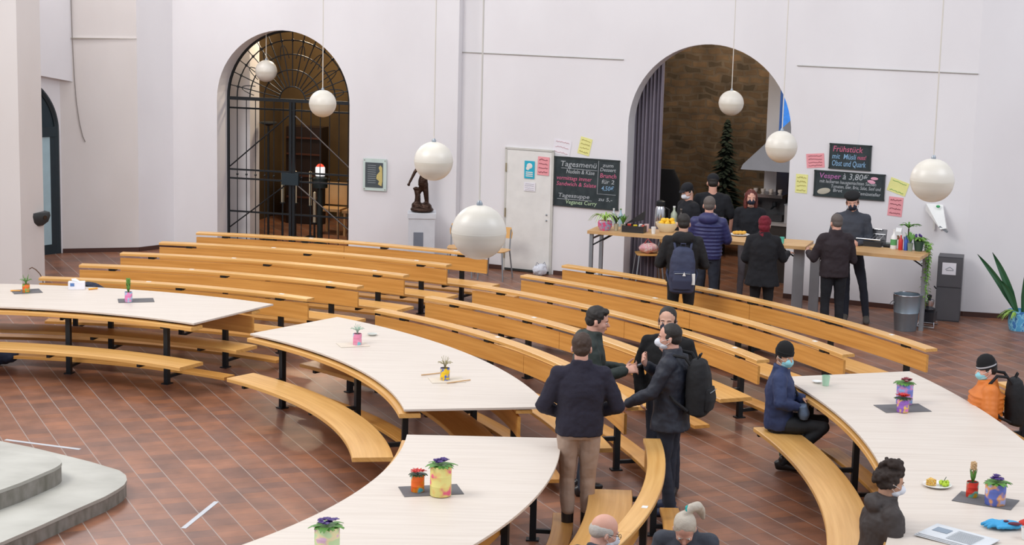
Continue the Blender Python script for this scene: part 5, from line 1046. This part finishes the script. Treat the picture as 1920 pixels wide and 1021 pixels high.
M_bluej=mat('navy_blue_jacket',(.020,.034,.10),.75); M_orange=mat('orange_puffer',(.62,.17,.02),.55); M_brownj=mat('dark_brown_parka',(.040,.031,.029),.7); M_greyk=mat('charcoal_sweater',(.045,.05,.065),.9,bump=(90,.4,.003))
M_puff=mat('navy_puffer',(.025,.028,.11),.5); M_plum=mat('black_brown_jacket',(.022,.014,.018),.85,bump=(60,.4,.004)); M_red=mat('dark_red_knit',(.16,.010,.022),.9,bump=(90,.5,.004)); M_tee=mat('black_cotton',(.007,.008,.012),.9)
H_dark=mat('near_black_hair',(.014,.010,.008),.6,bump=(120,.6,.004)); H_brown=mat('brown_hair',(.045,.024,.015),.65,bump=(120,.6,.004)); H_grey=mat('grey_hair',(.45,.42,.38),.6,bump=(120,.6,.004)); H_red=mat('dark_red_hair',(.11,.018,.012),.55,bump=(120,.6,.004)); H_salt=mat('greying_hair',(.11,.09,.08),.7,bump=(120,.6,.004)); H_curl=mat('curly_dark_hair',(.026,.015,.011),.8); H_dbr=mat('dark_brown_hair',(.028,.016,.010),.7,bump=(120,.6,.004))
def P2(v): return (v.x,v.y)
DEF=dict(vox=.012)
# A
pA=at(1080,1003,0)
person('man seen from behind in a dark navy fleece and khaki trousers between the benches',P2(pA),R(4),1.80,pose=dict(elR=(.31,-.02,1.12),wrR=(.17,.17,1.02),elL=(-.31,-.02,1.12),wrL=(-.17,.17,1.02),knR=(.088,.02,.50),anR=(.080,-.03,.085),knL=(-.088,.02,.50),anL=(-.080,-.03,.085)),hair='short',hairc=H_brown,skin=M_skin2,top='fleece_jacket',topm=M_fleece,topfit=1.14,hem=.12,legm=M_khaki,legfit=1.1,boot=True,trim=.16,head=(R(-8),R(-8),0),vox=.010)
# B
pB=at(1108,568,1.80)
tB_,JB,sB=person('man in profile with short dark hair and dark green parka holding a phone',P2(pB),R(-88),1.80,pose=dict(elR=(.24,.06,1.13),wrR=(.13,.30,1.16),elL=(-.24,.06,1.13),wrL=(-.06,.31,1.15),nek=(0,.02,1.45),hed=(0,.065,1.592)),hair='short',hairc=H_dark,skin=M_skin2,top='parka',topm=M_park,topfit=1.12,hem=.2,hood=True,coat=.05,legm=M_jean,head=(R(-6),R(-14),0),vox=.011,handd=dict(R=((-.25,.9,.2),(-.7,.1,-.5),.45),L=((.35,.9,.15),(.6,.1,.5),.55)))
def held(root,J,s,key,off): return root.matrix_basis@(J[key]+Vector(off)*s)
bpy.context.view_layer.update()
def wpt(loc,rz,v): return Vector((loc[0],loc[1],0))+Matrix.Rotation(rz,3,'Z')@v
p=wpt(P2(pB),R(-88),(JB['wrR']+JB['wrL'])/2+V(0,.12,.03)); t=thing('mobile_phone','dark mobile phone held by the man in the green parka','phone',tuple(p),R(-88)); mb=MB(); mb.box((0,0,0),(.07,.145,.009),rot=(.55,0,0)); mb.build('case',M_iris,t); mb=MB(); mb.box((0,-.002,.006),(.062,.13,.002),rot=(.55,0,0)); mb.build('screen',mat('phone_glass',(.05,.06,.08),.1),t)
# C
pC=at(1254,570,1.80)
person('bearded man in a black sweater and navy mask facing the others',P2(pC),R(158),1.80,pose=dict(elR=(.27,-.02,1.13),wrR=(.20,.12,.93),elL=(-.27,-.02,1.13),wrL=(-.20,.13,.95)),hair='crop',hairc=H_dark,skin=M_skin,top='sweater',topm=M_knit,topfit=1.06,hem=.08,collar=False,legm=M_jean,mask='cloth',maskm=M_navym,head=(R(8),R(-4),0),vox=.011)
# D
pD=at(1250,962,0)
tD,JD,sD=person('man in a blue black coat with a white mask and black backpack, facing left',P2(pD),R(68),1.77,pose=dict(nek=(0,.0,1.45),hed=(0,.04,1.592),elL=(-.25,.10,1.14),wrL=(-.21,.32,1.02),elR=(.22,.10,1.16),wrR=(.06,.24,1.30),knR=(.09,.02,.5),knL=(-.09,.02,.5),anR=(.11,.03,.085),anL=(-.09,-.06,.085)),hair='crop',hairc=H_dark,skin=M_skin2,top='coat',topm=M_coat,topfit=1.13,hem=.16,coat=.03,legm=M_jean,legfit=1.03,shoem=mat('navy_sneaker',(.02,.03,.07),.6),mask='ffp',maskm=M_ffp,head=(R(14),R(-2),0),vox=.010,handd=dict(R=((-.5,.3,.6),(0,-.8,.3),.5),L=((.1,.7,-.6),(.8,0,.2),.35)))
q=wpt(P2(pD),R(68),V(0,-.245,1.20)); backpack('black backpack on the back of the man in the blue black coat',q,R(68),M_black,w=.155,hgt=.25,dp=.10)
# E
def seatpt(Rk,a): return arcpt(Rk-.38,a)
e=at(1478,802,.40)-V(.10,0,0)

person('seated man in navy blue jacket, black beanie and light blue mask',(e.x,e.y),R(-98),1.74,sit=True,pose=dict(pel=(0,0,.47),che=(0,.0,.78),nek=(0,.0,.985),hed=(.0,.03,1.125),hipR=(.09,.02,.46),hipL=(-.09,.02,.46),shR=(.178,-.01,.93),shL=(-.178,-.01,.93),knR=(.15,.44,.47),knL=(-.12,.44,.47),anR=(.13,.06,.095),anL=(-.12,.12,.095),wrR=(.12,.17,.65),wrL=(-.03,.22,.70),elR=(.30,.0,.72),elL=(-.24,.10,.70)),hair='crop',hairc=H_dark,top='jacket',topm=M_bluej,topfit=1.12,hem=.10,legm=mat('black_trousers',(.012,.014,.018),.8),mask='cloth',maskm=M_blue,hat='beanie',hatm=M_knit,head=(R(-50),R(-6),0),vox=.011,skin=M_skin3,handd=dict(R=((-.5,.7,0),(-.3,-.3,-.8),.5),L=((.5,.7,0),(.3,-.3,-.8),.5)))
q=wpt((e.x,e.y),R(-98),V(.08,.26,.580)); t=thing('shoulder_bag','grey blue shoulder bag on the lap of the seated man in navy blue','bag',tuple(q),R(-98)); mb=MB(); mb.loft([((0,-.02,-.04),.12,.05),((0,-.02,.0),.13,.06),((0,-.04,.09),.11,.04)],pw=3); remesh('bag_body',mb,.01,mat('grey_blue_cloth',(.09,.13,.20),.8),t,sm=1,disp=.015); mb=MB(); mb.tube([(-.1,-.04,.06),(-.12,-.12,.22),(-.04,-.16,.30)],.012,6); mb.build('strap',M_black,t)
q=at(1478,872,0); blob('black and green bag on the floor under the bench of the seated man','floor_bag','bag',q+V(.10,.16,.0),(.17,.11,.11),painted('black_green',(.012,.012,.014),(.014,.014,.016),(.03,.13,.06),9),.02)
# F
f_=at(1857,663,1.25); 
person('seated person in an orange puffer jacket, striped beanie with grey stripe and blue mask',P2(f_+V(-.03,0,0)),R(84),1.70,sit=True,pose=dict(elR=(.26,-.02,.70),elL=(-.26,-.02,.70),wrR=(.17,.16,.56),wrL=(-.17,.16,.56),che=(0,-.02,.80),nek=(0,-.03,.985),hed=(0,.0,1.125),shR=(.17,-.03,.93),shL=(-.17,-.03,.93)),hair='crop',hairc=H_dark,top='puffer_jacket',topm=M_orange,topfit=1.28,quilt=True,hood=False,legm=M_black,mask='cloth',maskm=M_blue,hat='beanie',hatm=M_knit,head=(R(12),R(-10),0),vox=.011,skin=M_skin2)
q=wpt(P2(f_+V(-.03,0,0)),R(84),V(0,-.29,.80)); backpack('black backpack worn by the person in the orange jacket',q,R(84),M_black,w=.15,hgt=.23,dp=.09)
# G
g_=at(1658,856,1.31); 
person('seated woman with curly dark updo, brown hooded parka and white mask in profile',P2(g_),R(-82),1.70,sit=True,hair='curly',hairc=H_curl,top='parka',topm=M_brownj,topfit=1.22,hood=True,hem=.12,legm=M_black,mask='ffp',maskm=M_ffp,head=(R(-4),R(-12),0),vox=.010,skin=M_skin3)
# H, I
h_=at(1117,957,1.27)
person('balding old man with glasses and white mask, only his head and shoulders in view',P2(h_),R(-48),1.72,sit=True,pose=dict(hed=(0,.09,1.125)),hair='balding',hairc=H_grey,glasses=True,mask='ffp',maskm=M_ffp,top='jacket',topm=M_greyk,topfit=1.1,legm=M_black,head=(R(-25),R(-18),0),vox=.011,skin=M_skin2)
i_=at(1290,950,1.125)
person('woman with a grey ponytail and charcoal sweater bowing her head',P2(i_),R(168),1.68,sit=True,pose=dict(nek=(0,.07,.98),hed=(0,.165,1.055),che=(0,.03,.80),shR=(.17,.05,.93),shL=(-.17,.05,.93)),hair='ponytail',hairc=mat('pale_grey_hair',(.50,.44,.36),.6,bump=(120,.6,.004)),top='sweater',topm=M_greyk,topfit=1.12,legm=M_black,head=(R(6),R(-44),0),vox=.011,skin=M_skin2)
# customers at the bar
p1=at(1283,393,1.83); person('customer in a black hoodie wearing a blue backpack, seen from behind at the bar',P2(p1),R(-4),1.80,pose=dict(elR=(.28,.0,1.1),wrR=(.17,.22,1.08),elL=(-.28,.0,1.1),wrL=(-.17,.22,1.08)),hair='crop',hairc=H_dark,top='hoodie',topm=M_black,topfit=1.14,hood=True,hem=.12,legm=M_black,head=(0,R(-10),0),vox=.013,eyes=False)
t=backpack('navy blue backpack on the customer in the black hoodie at the bar',wpt(P2(p1),R(-4),V(0,-.25,1.10)),R(-4),mat('navy_backpack',(.028,.036,.080),.7),w=.165,hgt=.29,dp=.10)
mb=MB(); mb.prism([(-.02,-.03),(.02,-.03),(0,.02)],-.001,.003,Matrix.Translation((.02,-.165,-.02))@Matrix.Rotation(PI/2,4,'X')); mb.build('white_mark',M_china,t,smooth=False)
mb=MB(); mb.box((.135,-.09,-.10),(.05,.03,.14)); mb.build('white_tissue_pack',M_china,t)
p2=at(1331,362,1.82); person('customer with cropped grey hair and a navy blue puffer jacket at the bar',P2(p2),R(-8),1.80,pose=dict(elR=(.26,.05,1.13),wrR=(.12,.26,1.12),elL=(-.26,.05,1.13),wrL=(-.12,.26,1.12)),hair='crop',hairc=H_salt,top='puffer_jacket',topm=M_puff,topfit=1.08,quilt=True,hood=True,hem=.1,legm=M_jean,head=(0,R(-6),0),vox=.013,eyes=False,skin=M_skin2)
p3=at(1435,395,1.68); person('woman in a long black coat and dark red headwrap reaching onto the bar',P2(p3),R(-14),1.62,pose=dict(elR=(.28,.08,1.12),wrR=(.32,.32,1.16),elL=(-.26,-.02,1.12),wrL=(-.16,.20,1.0)),hair=None,hat='wrap',hatm=M_red,top='coat',topm=mat('black_wool',(.009,.009,.012),.95,bump=(60,.4,.004)),topfit=1.2,coat=.1,hem=.22,legm=M_black,legfit=1.15,vox=.013,eyes=False,handd=dict(R=((.3,.8,.1),(0,0,-1),.2)))
p4_=at(1570,395,1.71); person('older man in a black brown jacket standing at the right bar table, seen from behind',P2(p4_),R(6),1.69,pose=dict(elR=(.27,.03,1.08),wrR=(.20,.25,1.12),elL=(-.29,.05,1.10),wrL=(-.30,.26,1.14)),hair='crop',hairc=H_salt,top='jacket',topm=M_plum,topfit=1.15,hem=.16,legm=M_tee,legfit=1.1,vox=.012,eyes=False,head=(R(10),R(-6),0),skin=M_skin2)
# staff
s1=at(1600,355,1.86); person('server in a charcoal sweater, black flat cap and navy mask behind the right bar table',P2(s1),R(165),1.84,pose=dict(elR=(.25,.0,1.12),wrR=(.15,.20,1.08),elL=(-.25,.0,1.12),wrL=(-.12,.20,1.08),knL=(-.20,.05,.5),anL=(-.26,0,.085),knR=(.03,.0,.5),anR=(.02,-.03,.085)),hair='crop',hairc=H_brown,top='sweater',topm=M_greyk,topfit=1.04,hem=.06,legm=M_jean,legfit=.95,mask='cloth',maskm=M_navym,hat='beret',hatm=M_knit,head=(R(5),R(-14),R(6)),vox=.012,shoem=mat('grey_suede',(.10,.09,.08),.9),skin=M_skin2)
s2=at(1409,350,1.70); person('server with long red hair, black blouse and navy mask behind the bar',P2(s2),R(176),1.68,pose=dict(elR=(.22,-.02,1.10),wrR=(.10,.20,.98),elL=(-.22,-.02,1.10),wrL=(-.06,.22,.98)),hair='long',hairc=H_red,top='blouse',topm=M_tee,topfit=.95,hem=.05,collar=False,legm=mat('grey_trousers',(.10,.09,.10),.85),legfit=.9,mask='cloth',maskm=M_navym,head=(R(4),R(-6),0),vox=.012,skin=M_skin2)
s3=at(1338,318,1.90); person('tall server in a black t-shirt and black cap with his back to the bar',P2(s3),R(-6),1.86,pose=dict(elR=(.29,-.02,1.12),wrR=(.27,.06,.90),elL=(-.29,-.02,1.12),wrL=(-.25,.10,.92)),hair='crop',hairc=H_dark,top='t_shirt',topm=M_tee,topfit=1.12,sleeve=.42,collar=False,hem=.08,legm=M_black,hat='cap',hatm=M_tee,head=(0,R(-8),0),vox=.013,eyes=False,skin=M_skin2)
s4=at(1292,335,1.78); person('server in black with white mask and cap, left of the tall server',P2(s4),R(118),1.74,hair='crop',hairc=H_dark,top='t_shirt',topm=M_tee,topfit=1.08,sleeve=.45,collar=False,legm=M_black,hat='cap',hatm=M_tee,mask='ffp',maskm=M_ffp,head=(R(10),R(-22),0),vox=.013,skin=M_skin2)
